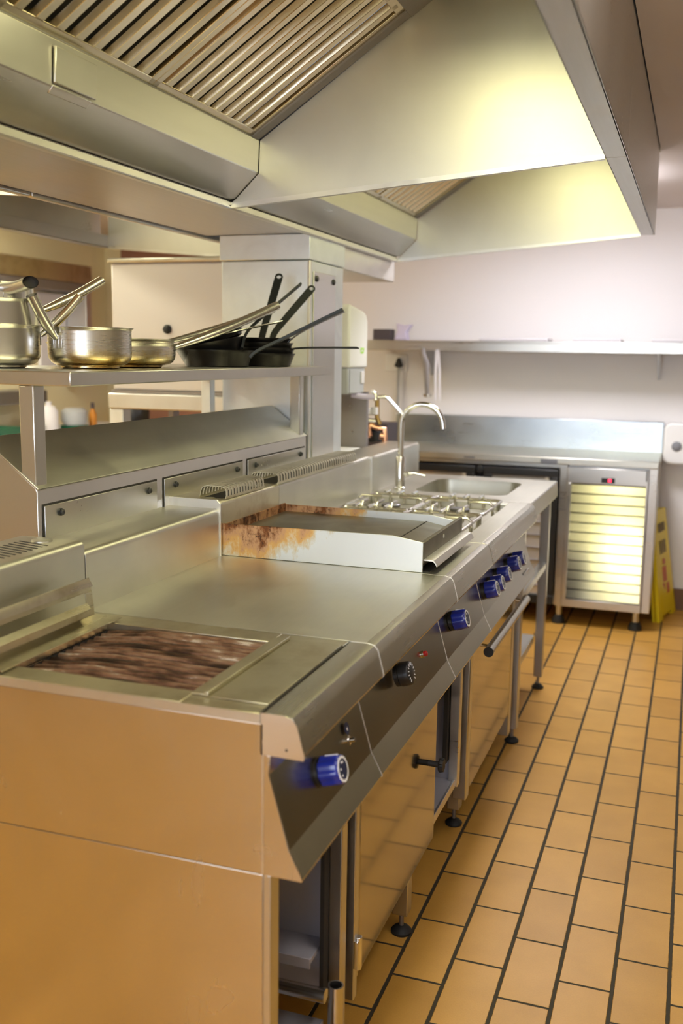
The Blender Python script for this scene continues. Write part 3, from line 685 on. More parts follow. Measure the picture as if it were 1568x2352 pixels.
def grate(t, x0, x1, y0, y1, z):
    b = B(); r = .0052
    b.tube([(x, y, z) for x, y in rrect(x0, x1, y0, y1, .02, 4)]+[(x1, y1-.02, z)], r, 8)
    xm, ym = (x0+x1)/2, (y0+y1)/2
    for px_, py_, ax in ((x0, ym, (1, 0)), (x1, ym, (-1, 0)), (xm, y0, (0, 1)), (xm, y1, (0, -1))):
        l = .085
        b.tube([(px_, py_, z-.03), (px_, py_, z+.006), (px_+ax[0]*.012, py_+ax[1]*.012, z+.016), (px_+ax[0]*l, py_+ax[1]*l, z+.016)], r, 8)
    for sx_ in (.28, .72):
        for yy, dy in ((y0, 1), (y1, -1)):
            xx = x0+(x1-x0)*sx_
            b.tube([(xx, yy, z-.03), (xx, yy, z+.004), (xx, yy+dy*.012, z+.016), (xx, yy+dy*.07, z+.016)], r, 8)
    for xx in (x0+.012, x1-.012):
        for yy in (y0+.012, y1-.012): b.tube([(xx, yy, z), (xx, yy, .9015)], r, 8)
    b.build('pan_grate', 'steel_pan', t)
for gx0, gx1 in ((-.868, -.628), (-1.112, -.876)):
    for gy0, gy1 in ((2.845, 3.19), (3.20, 3.545)): grate(t, gx0, gx1, gy0, gy1, .938)
for u_, v_ in ((1143, 1351), (1156, 1338), (1171, 1317), (1193, 1293), (1204, 1281)): knob(t, None, u_, v_)
box('rating_plate', 'steel_back', t, -.5205, -.5185, 3.43, 3.53, .690, .705)
box('cabinet_body', 'steel_dark', t, -1.29, -.605, 2.79, 3.60, .16, .667)
d = B().box(-.603, -.567, 2.80, 3.505, .157, .640).build('oven_door', 'steel_door', t, .002)
b = B(); b.box(-.603, -.560, 2.755, 2.795, .15, .660); b.build('door_edge', 'steel_y', d, .004, base=BASE[t])
b = B(); b.cyl((-.517, 2.80, .600), (-.517, 3.487, .600), .0145, seg=24); h = b.build('door_handle', 'steel_y', d, base=BASE[t])
for ya_ in (2.7965, 3.487): B().cyl((-.517, ya_, .600), (-.517, ya_+.004, .600), .0150, seg=24).build('end_cap', 'black', h, base=BASE[t])
for i, y in enumerate((2.845, 3.44)): B().cyl((-.567, y, .607), (-.525, y, .604), .005, seg=12).build('handle_post', 'chrome', h, base=BASE[t])
leg(t, -.625, 2.9, .055, .16, .04); leg(t, -1.2, 2.9, .055, .16, .04); leg(t, -1.2, 3.5, .055, .16, .04)
box('plinth_rail', 'steel_y', t, -.604, -.566, 3.51, 3.56, .07, .667, .003)

# ---- sink table
Y0, Y1 = 3.621, 4.335
t = root('sink_table', (-.86, 4.0, 0), 'stainless sink table with open frame legs at the far end of the range', 'sink')
xf = -.535
hole = rrect(-1.02, -.655, 3.76, 4.20, .06, 8)
b = B(); bm = b.bm; cx, cyy = -.8375, 3.98
def outer(x, y):
    dx, dy = x-cx, y-cyy; k = 1e9
    for lim, dd in ((xf-cx, dx), (XB-cx, dx), (Y1-cyy, dy), (Y0-cyy, dy)):
        if dd*lim > 1e-9: k = min(k, lim/dd)
    return (cx+dx*k, cyy+dy*k)
hv = [bm.verts.new((x, y, ZT)) for x, y in hole]; ov = [bm.verts.new((*outer(x, y), ZT)) for x, y in hole]
lv = [bm.verts.new((x, y, ZT-.012)) for x, y in hole]
sh = rrect(-1.005, -.67, 3.775, 4.185, .055, 8); wv = [bm.verts.new((x, y, ZT-.17)) for x, y in sh]
n = len(hole)
for i in range(n):
    j = (i+1) % n
    bm.faces.new((hv[i], hv[j], ov[j], ov[i])); bm.faces.new((hv[i], lv[i], lv[j], hv[j])); bm.faces.new((lv[i], wv[i], wv[j], lv[j]))
bm.faces.new(wv)
for c4 in ((xf, Y0), (xf, Y1), (XB, Y0), (XB, Y1)): pass
w = b.build('worktop', 'steel_top', t, smooth=50)
b = B()
for X, Yc in ((xf, Y0), (xf, Y1), (XB, Y0), (XB, Y1)):
    sx_ = 1 if X > cx else -1; sy_ = 1 if Yc > cyy else -1
    # corner triangles missing from the radial sheet
    near = [o for o in (outer(x, y) for x, y in hole) if abs(o[0]-X) < .25 and abs(o[1]-Yc) < .35]
    ax = [o for o in near if abs(o[0]-X) < 1e-6]; ay = [o for o in near if abs(o[1]-Yc) < 1e-6]
    if ax and ay:
        pa = min(ax, key=lambda o: abs(o[1]-Yc)); pb = min(ay, key=lambda o: abs(o[0]-X))
        b.face([(pa[0], pa[1], ZT), (X, Yc, ZT), (pb[0], pb[1], ZT)])
b.build('worktop_corner', 'steel_top', w, base=BASE[t])
B().prism([(xf-.001, ZT), (xf+.003, ZT-.004), (xf+.007, .862), (xf+.003, .856), (xf-.012, .856), (xf-.012, .862)], Y0, Y1).build('apron', 'steel_y', t, .001)
box('apron_end', 'steel_y', t, XB, xf, Y1-.004, Y1, .857, ZT-.001)
box('drain_rim', 'chrome', t, -.86, -.82, 3.96, 4.0, ZT-.1695, ZT-.167, .001)
upstand(t, Y0, Y1-.01, 1.066, 'steel_top')
b = B(); b.box(XB-.001, XB+.004, Y0-.006, Y0+.004, ZT, 1.066); b.build('joint_strip', 'steel_bright', t)
for x, y in ((-.572, 3.645), (-.572, 4.31), (-1.2, 3.645), (-1.2, 4.31)): leg(t, x, y, .055, .905, .038)
box('undershelf', 'steel_back', t, -1.19, -.60, 3.63, 4.33, .20, .235, .003)
box('cross_rail', 'steel_y', t, -.588, -.556, 3.664, 4.291, .545, .575, .003)

# ================================================================== service counter with shelf behind the range
t = root('service_counter', (-1.5, 2.55, 0), 'stainless service counter with sloped top and pot shelf, behind the range', 'counter')
gy0, gy1 = 1.765, 3.325
b = B().prism([(-1.30, .0), (-1.30, 1.155), (-1.304, 1.162), (-1.435, 1.262), (-1.447, 1.262), (-1.449, 1.15), (-1.70, 1.15), (-1.70, 0)], gy0, gy1).build('counter_body', 'steel_y', t, .002)
B().slab([(-1.2985, gy0-.002, 1.1595), (-1.4365, gy0-.002, 1.2635), (-1.4365, gy1+.002, 1.2635), (-1.2985, gy1+.002, 1.1595)], (.6, 0, .8), .003).build('sloped_top', 'steel_top', t, .001)
box('rear_top', 'steel_top', t, -1.71, -1.4495, gy0-.002, gy1+.002, 1.1505, 1.1545, .001)
for a, c in ((1.783, 2.259), (2.299, 2.783), (2.821, 3.303)):
    p = B().box(-1.299, -1.2955, a, c, .98, 1.122).build('access_panel', 'steel', t, .001)
    b = B(); b.box(-1.2995, -1.2985, a-.004, c+.004, .975, 1.1265); b.build('panel_shadow_gap', 'cavity', p, base=BASE[t])
    for y in (a+.055, c-.045):
        B().lathe([(0, 0), (.0085, 0), (.0085, .003), (.0065, .0035), (.0065, .0075), (.0045, .009), (0, .009)], (-1.2955, y, 1.102), (1, 0, 0), 20).build('thumb_screw', 'black', p, base=BASE[t])
        B().ring((-1.2952+.007, y, 1.102), (1, 0, 0), .0062, .0036, .001, 16).build('screw_ring', 'chrome', p, base=BASE[t])
zs0, zs1 = 1.379, 1.409
for y in (1.787, 3.290): box('shelf_post', 'steel_y', t, -1.342, -1.304, y-.019, y+.019, 1.162 if y > 2 else 1.160, zs0, .003)
for y in (1.787, 3.29): box('shelf_post', 'steel_cool', t, -1.69, -1.652, y-.019, y+.019, 1.1546, zs0, .003)
box('pot_shelf', 'steel_y', t, -1.74, -1.210, 1.765, 3.331, zs0, zs1, .0025)

# ================================================================== pans on the shelf
ZS = zs1+.0004
def sauce_body(r, h, rb, wall=.0016):
    o = [(0, 0), (rb-.012, 0), (rb-.008, .003), (rb-.008, .0055), (rb+.002, .0075)]
    n = 6
    for k in range(1, n+1):
        a = -PI/2+PI/2*k/n; o.append((r-.026+.026*math.cos(a), .0335+.026*math.sin(a)))
    o += [(r, h-.010), (r+.001, h-.005), (r+.0055, h-.0008), (r+.0055, h), (r+.001, h-.001), (r-wall, h-.006), (r-wall, .034), (r-.026, .0095), (0, .0095)]
    return o
def tube_handle(name, t, pts, off, r=.0125, mat='steel_pan', side=(0, 0, 1)):
    """hollow steel handle: bracket end solid, grip end open"""
    pts = [Vector(p) for p in pts]
    d = (pts[-1]-pts[-2]).normalized()
    n = len(pts); rs = [r*(.55+.45*min(1, i/(n*.35))) for i in range(n)]
    b = B(); b.tube(pts, rs, 20, cap=False, ex=.74, side=side)
    inner = [pts[-1]+d*.0002, pts[-1]-d*.03]
    b.tube(inner, [r-.0016, r*.7], 20, cap=False, ex=.74, side=side)
    # rim of the mouth
    o = b.build(name, mat, t, base=off, smooth=60)
    e = B().tube([pts[-1]-d*.012, pts[-1]-d*.0115], [r*.88, r*.88], 20, ex=.74, side=side); e.build('handle_bore', 'cavity', o, base=off)
    return o
def bez(p0, p1, p2, n=12):
    p0, p1, p2 = Vector(p0), Vector(p1), Vector(p2)
    return [p0*(1-s)**2+p1*2*s*(1-s)+p2*s*s for s in [k/n for k in range(n+1)]]
def saucepan(c, r, h, rb, tip, label, mat='pan_patina', ang=None, lift=.30, hr=.0152, bracket=True, tilt=None, name='saucepan', at=.62):
    """c base centre, tip world point of handle end"""
    c = Vector(c); t = root(name, c, label, 'saucepan' if name == 'saucepan' else 'pan', 'pans on the pot shelf')
    off = Vector(c)
    B().lathe(sauce_body(r, h, rb), c, seg=72).build('pan_body', mat, t, base=off, smooth=50)
    tip = Vector(tip); dh = Vector((tip.x-c.x, tip.y-c.y, 0)).normalized() if ang is None else Vector((math.cos(ang), math.sin(ang), 0))
    sd = dh.cross(Vector((0, 0, 1)))
    a = c+dh*(r+.002)+Vector((0, 0, h*at))
    b = B(); w = .019
    pl = []
    for s in (-1, -.5, 0, .5, 1):
        q = s*w/r; d2 = dh*math.cos(q)+sd*math.sin(q); pl.append(c+d2*(r+.0004))
    for i in range(4):
        p, q = pl[i], pl[i+1]; z0, z1 = h*at-.012, h*at+.020
        b.slab([p+Vector((0, 0, z0)), q+Vector((0, 0, z0)), q+Vector((0, 0, z1)), p+Vector((0, 0, z1))], dh, .0022)
    br = b.build('handle_bracket', 'steel_pan', t, .0006, base=off)
    k1 = a+Vector((0, 0, .012)); mid = k1.lerp(tip, .45)-Vector((0, 0, .012))
    pts = bez(k1, mid, tip, 14)
    tube_handle('handle', t, pts, off, hr, side=(tip-k1).normalized().cross(sd))
    if tilt: t.rotation_euler = tilt
    return t
def on(u, d, z=ZS): return pxz(u, d, z)
saucepan(on(208, 2.44), .0995, .098, .078, px(72, 678, 2.28), 'steel saucepan with scorched base at the front corner of the shelf', at=.60)
c = on(-22, 2.36)
saucepan(c, .115, .100, .09, px(183, 681, 2.42), 'lowest steel saucepan of the stack at the shelf\'s left end', 'steel_pan', at=.66)
saucepan(c+Vector((.002, .003, .0585)), .112, .100, .088, px(233, 644, 2.52), 'middle steel saucepan of the stack at the shelf\'s left end', 'steel_pan', at=.62)
t3 = saucepan(c+Vector((-.012, .012, .105)), .106, .092, .085, px(70, 648, 2.06), 'topmost steel saucepan of the stack, its hollow handle end facing out', 'steel_pan', at=.72, hr=.017)
c = on(259, 2.70)
saucepan(c, .168, .064, .14, px(636, 702, 2.95), 'wide shallow steel saute pan behind the front saucepan', 'pan_patina', hr=.0172, name='saute_pan', at=.62)
saucepan(c+Vector((.004, .004, .0115)), .158, .064, .13, px(625, 712, 3.06), 'second shallow saute pan nested inside the wide one', 'pan_patina', hr=.0145, name='saute_pan', at=.70)

def fry_body(r, h, rb):
    return [(0, 0), (rb, 0), (rb+.006, .002), (r-.004, h-.008), (r+.001, h-.001), (r+.001, h), (r-.002, h), (r-.006, h-.008), (rb+.003, .0045), (rb-.002, .003), (0, .003)]
def fry(c, r, h, rb, hp, label, w=.024, side=None, hole=True, th=.0045, tilt=None, mat='black_handle', wl=None):
    """hp: list of world points of handle from rim to tip"""
    c = Vector(c); t = root('frying_pan', c, label, 'frying pan', 'black frying pans on the pot shelf'); off = c
    up = Vector(tilt).normalized() if tilt else Vector((0, 0, 1))
    B().lathe(fry_body(r, h, rb), c, up, seg=64).build('pan_body', 'black_iron', t, base=off, smooth=40)
    hp = [Vector(p) for p in hp]; side = Vector(side) if side else RGT
    # smooth path
    pts = []
    n = len(hp)
    for i in range(n-1):
        p0, p1, p2, p3 = hp[max(i-1, 0)], hp[i], hp[i+1], hp[min(i+2, n-1)]
        for k in range(6):
            s = k/6; pts.append(.5*((2*p1)+(p2-p0)*s+(2*p0-5*p1+4*p2-p3)*s*s+(3*p1-p0-3*p2+p3)*s**3))
    pts.append(hp[-1])
    d = (pts[-1]-pts[-2]).normalized(); sd = (side-d*side.dot(d)).normalized(); nn = d.cross(sd)
    b = B(); m = len(pts)
    b.strap(pts, [w*(.72+.28*i/(m-1)) for i in range(m)] if not wl else w, th, side)
    if hole: b.ring(pts[-1]+d*(w*.30), nn, w*.5, w*.27, th, 24)
    b.build('handle', mat, t, .0006, base=off, smooth=50)
    return t
V3 = Vector
# tall flat handles seen face-on belong to the rear stack
cB = on(606, 3.27)
fry(cB, .102, .042, .08, [px(656, 808, 3.24), px(676, 801, 3.22), px(720, 799, 3.20), px(822, 799, 3.14)], 'lowest black frying pan of the rear stack, thin straight handle level over the shelf end', side=FWD, hole=False, w=.02, th=.004)
fry(cB+V3((.0, .005, .018)), .100, .042, .078, [px(655, 800, 3.25), px(668, 780, 3.24), px(712, 752, 3.2), px(790, 716, 3.14)], 'frying pan in the rear stack with a thin rising handle edge-on', side=FWD, hole=False, w=.018, th=.0028, mat='steel_dark')
fry(cB+V3((-.004, .002, .036)), .098, .04, .076, [px(624, 785, 3.27), px(630, 765, 3.30), px(655, 733, 3.34), px(712, 667, 3.38)], 'frying pan in the rear stack with a slanted black handle and hanging hole', w=.026, side=RGT+UPV*-.3)
fry(cB+V3((-.010, .006, .053)), .096, .038, .074, [px(600, 782, 3.30), px(606, 755, 3.33), px(622, 700, 3.36), px(639, 641, 3.40)], 'topmost frying pan of the rear stack with an upright black handle and hanging hole', w=.028, side=RGT)
cA = on(498, 3.06)
fry(cA, .112, .050, .09, [px(574, 822, 2.99), px(590, 807, 2.99), px(660, 773, 2.99), px(787, 711, 2.95)], 'thick black iron frying pan in front, heavy handle slanting up to the right', side=FWD, hole=False, w=.022, th=.0085)
fry(cA+V3((-.012, .0, .030)), .108, .042, .086, [px(556, 800, 3.02), px(566, 765, 3.03), px(600, 730, 3.05), px(691, 652, 3.08)], 'tilted frying pan resting in the front one, bent dark handle rising', side=FWD, hole=False, w=.022, th=.006, tilt=(-.20, -.08, 1))
fry(cA+V3((-.008, .006, .064)), .104, .04, .082, [px(420, 798, 2.94), px(470, 780, 2.96), px(560, 757, 3.0), px(648, 738, 3.02)], 'uppermost tilted frying pan with a thin pale handle crossing in front', side=FWD, hole=False, w=.018, th=.003, tilt=(-.40, -.14, 1), mat='steel_pan')

# ================================================================== taps
t = root('mixer_tap', (-1.085, 3.80, ZT), 'chrome swan neck tap standing behind the sink bowl', 'tap')
tx, ty = -1.083, 3.80
b = B().lathe([(0, 0), (.024, 0), (.024, .006), (.0195, .009), (.0195, .125), (.017, .130), (.0125, .131), (.0125, .135), (0, .135)], (tx, ty, ZT+.0003), seg=28); b.build('tap_body', 'chrome', t)
arc = [(tx, ty, ZT+.12), (tx, ty, ZT+.22)]
sdir = V3((.72, .69, 0)).normalized() 
R = .082
sdir = V3((1, .12, 0)).normalized()
for k in range(13):
    a = PI-PI*k/12*.93
    arc.append(V3((tx, ty, ZT+.255))+sdir*(R+R*math.cos(a))+V3((0, 0, R*math.sin(a))))
arc.append(arc[-1]+V3((.004, 0, -.03)))
B().tube(arc, .0112, 16).build('spout', 'chrome', t, smooth=60)
B().tube([(tx, ty, ZT+.06), (tx+.035, ty, ZT+.062)], .011, 16).build('valve', 'chrome', t)
B().tube([(tx+.035, ty, ZT+.063), (tx+.055, ty+.004, ZT+.066), (tx+.10, ty+.01, ZT+.056)], [.008, .006, .0045], 12).build('lever', 'chrome', t)

# ------------------------------------------------------------------ boiler with pipes behind the pillar
t = root('backing_board', (-1.52, 4.45, 0), 'grey steel backing board beyond the pillar, under the white boiler', 'board')
b = B(); b.box(-1.70, -1.326, 4.103, 4.13, 1.0, 1.292); b.box(-1.70, -1.42, 4.103, 4.13, 1.292, 1.60); b.build('board_panel', 'steel_frame', t)
for y, z in ((.05, 1.20), (.10, 1.23), (.11, 1.12)):
    B().lathe([(0, 0), (.005, 0), (.004, .003), (0, .003)], (-1.50+y, 4.103, z), (0, -1, 0), 12).build('rivet', 'chrome', t)
bx1 = -1.345; by0, by1 = 3.86, 4.10
t = root('water_boiler', (-1.45, 3.9, 1.28), 'white wall boiler with green badge beyond the stainless pillar', 'boiler')
prof = [(-1.56, 1.40), (bx1, 1.40), (bx1-.002, 1.585), (bx1-.010, 1.608), (bx1-.03, 1.622), (-1.50, 1.642), (-1.56, 1.642)]
def chamf(y): return y
p = [(by0, 1.395), (by1, 1.395), (by1-.004, 1.590), (by1-.022, 1.618), (by1-.06, 1.629), (by0+.012, 1.650), (by0+.003, 1.645), (by0, 1.63)]
bB = B().prism(p, -1.62, bx1+.02, 'x').build('boiler_cover', 'white_plastic', t, .012, 3)
B().prism([(by0+.012, 1.289), (by1-.02, 1.289), (by1-.012, 1.394), (by0+.004, 1.394)], -1.61, bx1+.012, 'x').build('boiler_base', 'grey_plastic', t, .005, 2)
B().prism([(by0+.145, 1.455), (by0+.178, 1.455), (by0+.190, 1.478), (by0+.14, 1.478)], bx1+.020, bx1+.0212, 'x').build('badge', 'green_badge', t)
B().prism([(by0+.150, 1.462), (by0+.166, 1.462), (by0+.168, 1.470), (by0+.150, 1.470)], bx1+.0212, bx1+.0217, 'x').build('badge_mark', 'white_plastic', t)
box('base_seam', 'cavity', t, bx1+.0118, bx1+.0127, by0+.026, by0+.03, 1.292, 1.39)
box('sight_window', 'white_tray', t, bx1+.012, bx1+.018, by1-.07, by1-.03, 1.33, 1.38, .003)
box('cover_clip', 'cavity', t, bx1-.03, bx1-.005, by1-.085, by1-.03, 1.622, 1.634, .002)
# swivel tap under the boiler
t = root('swivel_tap', (-1.33, 4.0, 1.25), 'bent white spout tap below the boiler, ending behind the tall sink tap', 'tap')
def bpx(u, v, d=4.2): return px(u, v, d)
B().tube([bpx(806, 907), bpx(835, 911), bpx(862, 912)], [.011, .012, .010], 14).build('tap_arm', 'lilac_paper', t)
B().tube([bpx(862, 912), bpx(884, 911), bpx(891, 915), bpx(898, 923), bpx(921, 948)], .0075, 14).build('spout', 'chrome', t, smooth=60)
B().tube([bpx(857, 900), bpx(862, 906), bpx(863, 920)], [.008, .010, .010], 12).build('valve_stem', 'chrome', t)
B().lathe([(0, -.008), (.008, -.006), (.010, 0), (.008, .006), (0, .008)], bpx(856, 900), seg=16).build('valve_knob', 'white_plastic', t)
# pipework
t = root('pipework', (-1.35, 4.3, 1.07), 'copper and brass pipe fittings behind the range, beyond the boiler', 'pipes')
D = 4.55
B().tube([px(866, 915, D), px(866, 960, D), px(872, 975, D)], .011, 12).build('pipe', 'brass', t)
B().tube([px(849, 1003, D), px(846, 988, D), px(850, 978, D), px(868, 984, D), px(882, 985, D), px(884, 1015, D)], .013, 12).build('pipe', 'copper', t)
B().tube([px(842, 938, D), px(842, 953, D)], .022, 16).build('filter_bowl', 'white_tray', t); B().tube([px(860, 936, D), px(860, 953, D)], .019, 16).build('filter_bowl', 'white_tray', t)
B().tube([px(840, 966, D), px(862, 968, D)], .013, 12).build('pipe', 'steel_pan', t)
B().tube([px(843, 980, D), px(843, 1006, D)], [.012, .016], 12).build('pipe', 'copper', t)
B().tube([px(872, 1001, D), px(880, 1003, D)], .016, 12).build('pipe_joint', 'copper', t)
B().tube([px(858, 985, D+.05), px(862, 1015, D+.05)], .03, 12).build('valve_body', 'rubber', t)
t = root('dark_cabinet', (-1.62, 5.3, 0), 'dark grey cabinet side standing behind the pipe fittings', 'cabinet')
box('side', 'dark_box', t, -1.95, -1.56, 5.2, 5.40, 0, 1.08, .004)
t = root('low_bench', (-1.45, 4.22, 0), 'narrow steel bench behind the sink upstand, under the boiler', 'bench')
box('bench_top', 'steel', t, -1.62, -1.31, 3.86, 4.42, .97, .9995, .002); box('bench_body', 'steel_dark', t, -1.60, -1.33, 3.88, 4.40, 0, .969)
t2 = B().box(-1.50, -1.335, 3.90, 4.08, 1.0, 1.055).build('white_tub', 'white_plastic', None, .01); tagged(t2, 'low white plastic tub behind the range upstand, under the boiler', 'tub')

# ================================================================== refrigerated counter at the back wall
FY = 5.43
t = root('refrigerated_counter', (-.9, 5.7, 0), 'stainless refrigerated counter with louvred door under the wall shelf', 'fridge')
box('counter_top', 'steel_top', t, -1.70, -.150, FY-.012, 5.99, .882, .918, .004)
box('backsplash', 'steel_splash', t, -1.74, -.152, 5.985, 6.02, .90, 1.092, .003)
b = B(); b.box(-.195, -.152, FY, 5.98, .105, .881); b.box(-1.60, -.20, FY+.02, 5.98, .105, .15); b.box(-.655, -.615, FY-.002, 5.98, .105, .881); b.box(-1.60, -.615, FY+.01, 5.98, .86, .881); b.box(-1.60, -1.55, FY, 5.98, .105, .881)
b.box(-.615, -.195, FY+.05, 5.98, .150, .88); b.build('body', 'steel', t, .002)
box('interior_liner', 'inside_grey', t, -1.55, -.656, 5.93, 5.97, .15, .86)
d = B(); dx0, dx1 = -.613, -.197
d.box(dx0, dx1, FY-.018, FY+.008, .787, .872); d.box(dx0, dx1, FY-.018, FY+.008, .107, .15); d.box(dx0, dx0+.022, FY-.018, FY+.008, .15, .787); d.box(dx1-.010, dx1, FY-.018, FY+.008, .15, .787)
d = d.build('louvre_door', 'steel', t, .002)
nl = 12
for k in range(nl):
    z = .155+(.787-.155)*k/nl; hh = (.787-.155)/nl
    B().slab([(dx0+.022, FY-.016, z+.002), (dx1-.01, FY-.016, z+.002), (dx1-.01, FY-.002, z+hh*.86), (dx0+.022, FY-.002, z+hh*.86)], (0, 1, .3), .002).build('louvre', 'louvre_steel', d, base=BASE[t])
box('louvre_back', 'cavity', d, dx0+.02, dx1-.01, FY+.010, FY+.012, .15, .787, base=BASE[t])
p = box('display_panel', 'black', d, -.436, -.366, FY-.022, FY-.0185, .796, .823, .002, base=BASE[t])
B().box(-.400, -.384, FY-.0235, FY-.0222, .802, .818).build('display_digits', 'red_led', p, base=BASE[t])
box('hinge_gap', 'cavity', d, dx1-.012, dx1-.006, FY-.020, FY-.018, .815, .87, base=BASE[t])
for x0, x1 in ((-1.56, -1.115), (-1.065, -.660)):
    b = B(); z0, z1 = .112, .852
    b.box(x0, x1, FY-.03, FY+.008, z1-.04, z1); b.box(x0, x1, FY-.03, FY+.008, z0, z0+.05); b.box(x0, x0+.045, FY-.03, FY+.008, z0+.05, z1-.04); b.box(x1-.045, x1, FY-.03, FY+.008, z0+.05, z1-.04)
    g = b.build('door', 'black', t, .004)
    box('door_pane', 'glass_pane', g, x0+.04, x1-.04, FY-.012, FY-.004, z0+.045, z1-.035, base=BASE[t])
    b = B()
    for k in range(9): b.cyl((x0+.05, FY-.016, z0+.10+k*.07), (x1-.05, FY-.016, z0+.10+k*.07), .004, seg=6)
    b.build('shelf_rail', 'steel_frame', g, base=BASE[t])
    b = B()
    for k in range(18): b.box(x1-.070, x1-.052, FY-.020, FY-.0125, z0+.07+k*.036, z0+.092+k*.036)
    b.build('rack_strip', 'white_plastic', g, base=BASE[t])
    box('header_panel', 'steel_bright', g, x0+.05, x1-.05, FY-.018, FY-.0125, z1-.085, z1-.05, base=BASE[t])  # pale panel across the top of the door interior
B().lathe([(0, 0), (.022, 0), (.020, .012), (0, .014)], (-1.09, FY-.002, .835), (0, -1, 0), 20).build('door_lock', 'black', t)
box('name_plate', 'steel_dark', t, -1.18, -1.12, FY-.0135, FY-.0125, .892, .902)
box('name_plate', 'steel_dark', t, -.76, -.67, FY-.0145, FY-.0125, .884, .908, .001)
for x, y in ((-.222, 5.468), (-.63, 5.468), (-1.57, 5.468), (-.222, 5.93), (-1.57, 5.93)):
    l = B().cyl((x, y, .035), (x, y, .106), .018).build('leg', 'steel', t); B().lathe([(0, 0), (.036, 0), (.036, .02), (.024, .045), (0, .045)], (x, y, 0), seg=20).build('foot_pad', 'rubber', l, base=BASE[t])

# wall shelf and what stands on it
t = root('wall_shelf', (-.7, 5.9, 1.48), 'long stainless shelf on the back wall above the fridge counter', 'shelf')
b = B(); b.box(-1.95, .55, 5.73, 6.029, 1.525, 1.536); b.box(-1.95, .55, 5.73, 5.736, 1.476, 1.525); b.build('shelf_board', 'steel', t, .002)
for x in (-1.53, -.2): B().prism([(6.029, 1.524), (6.029, 1.33), (6.015, 1.33), (5.80, 1.50), (5.80, 1.524)], x-.008, x+.008, 'x').build('shelf_bracket', 'steel_back', t, .001)
def pw(u, v, y=5.85): return pxy(u, v, y)
zsh = 1.5363
o = B().box(-1.845, -1.735, 5.80, 5.90, zsh, 1.60).build('black_carton', 'dark_box', None, .004); tagged(o, 'black carton at the left end of the wall shelf', 'box')
b = B()
o = b.prism([(-1.715, zsh), (-1.63, zsh), (-1.64, 1.585), (-1.61, 1.63), (-1.66, 1.622), (-1.70, 1.635), (-1.695, 1.59)], 5.80, 5.87).build('paper_bag', 'lilac_paper', None, .006); tagged(o, 'crumpled lilac paper bag beside the black carton on the wall shelf', 'bag')
for x0, x1, lab in ((-1.19, -.80, 'left white tray lying on the wall shelf'), (-.66, -.40, 'middle white tray lying on the wall shelf'), (-.24, .20, 'right white tray at the far end of the wall shelf')):
    o = B().prism([(5.76, zsh), (5.96, zsh), (5.97, zsh+.018), (5.75, zsh+.018)], x0, x1, 'x').build('tray', 'white_tray', None, .004); tagged(o, lab, 'tray', 'trays on the wall shelf')
# tools hanging from the shelf edge
t = root('ladle', (-1.50, 5.715, 1.19), 'dark handled ladle hanging left below the wall shelf', 'ladle', 'tools hanging from the wall shelf')
B().tube([(-1.515, 5.722, 1.492), (-1.513, 5.722, 1.46), (-1.49, 5.722, 1.40), (-1.478, 5.722, 1.22)], [.012, .016, .02, .012], 12, ex=.4, side=(0, 1, 0)).build('handle', 'steel_frame', t)
B().lathe([(.001, -.02), (.02, -.016), (.028, 0), (.026, 0), (.018, -.013), (.001, -.017)], (-1.478, 5.722, 1.225), seg=20).build('bowl', 'steel_pan', t)
t = root('steel_tongs', (-1.42, 5.715, 1.19), 'pale steel tongs hanging right below the wall shelf', 'tongs', 'tools hanging from the wall shelf')
for dx in (-.012, .012): B().strap([(-1.425+dx*.3, 5.722, 1.485), (-1.42+dx, 5.722, 1.36), (-1.415+dx, 5.722, 1.19)], .013, .003, (1, 0, 0)).build('arm', 'white_tray', t)
# socket, plug and cable
t = root('wall_socket', (-1.76, 6.03, 1.36), 'white wall socket behind the black plug, below the wall shelf', 'socket')
box('face_plate', 'white_plastic', t, -1.83, -1.69, 6.018, 6.0297, 1.35, 1.45, .003)
t = root('power_plug', (-1.737, 6.0, .95), 'black plug with grey cable hanging down the back wall', 'plug')
B().prism([(-1.762, 1.385), (-1.75, 1.372), (-1.724, 1.372), (-1.712, 1.385), (-1.722, 1.405), (-1.732, 1.432), (-1.742, 1.432), (-1.752, 1.405)], 5.985, 6.0175).build('plug_body', 'rubber', t, .003)
B().tube([(-1.737, 6.0, 1.375), (-1.737, 6.0, 1.10)], .0095, 10).build('cable', 'cable_grey', t)

# paper dispenser on the back wall
t = root('paper_dispenser', (-.05, 5.98, .86), 'white round-cornered dispenser with a dark viewing hole on the back wall', 'dispenser')
pts = rrect(-.148, .10, .862, 1.095, .045, 6)
B().prism(pts, 5.90, 6.0295).build('dispenser_cover', 'white_plastic', t, .012, 3)
B().lathe([(0, 0), (.028, 0), (.028, .003), (.022, .004), (0, .004)], (-.075, 5.90, .965), (0, -1, 0), 28).build('viewing_hole', 'steel_dark', t)

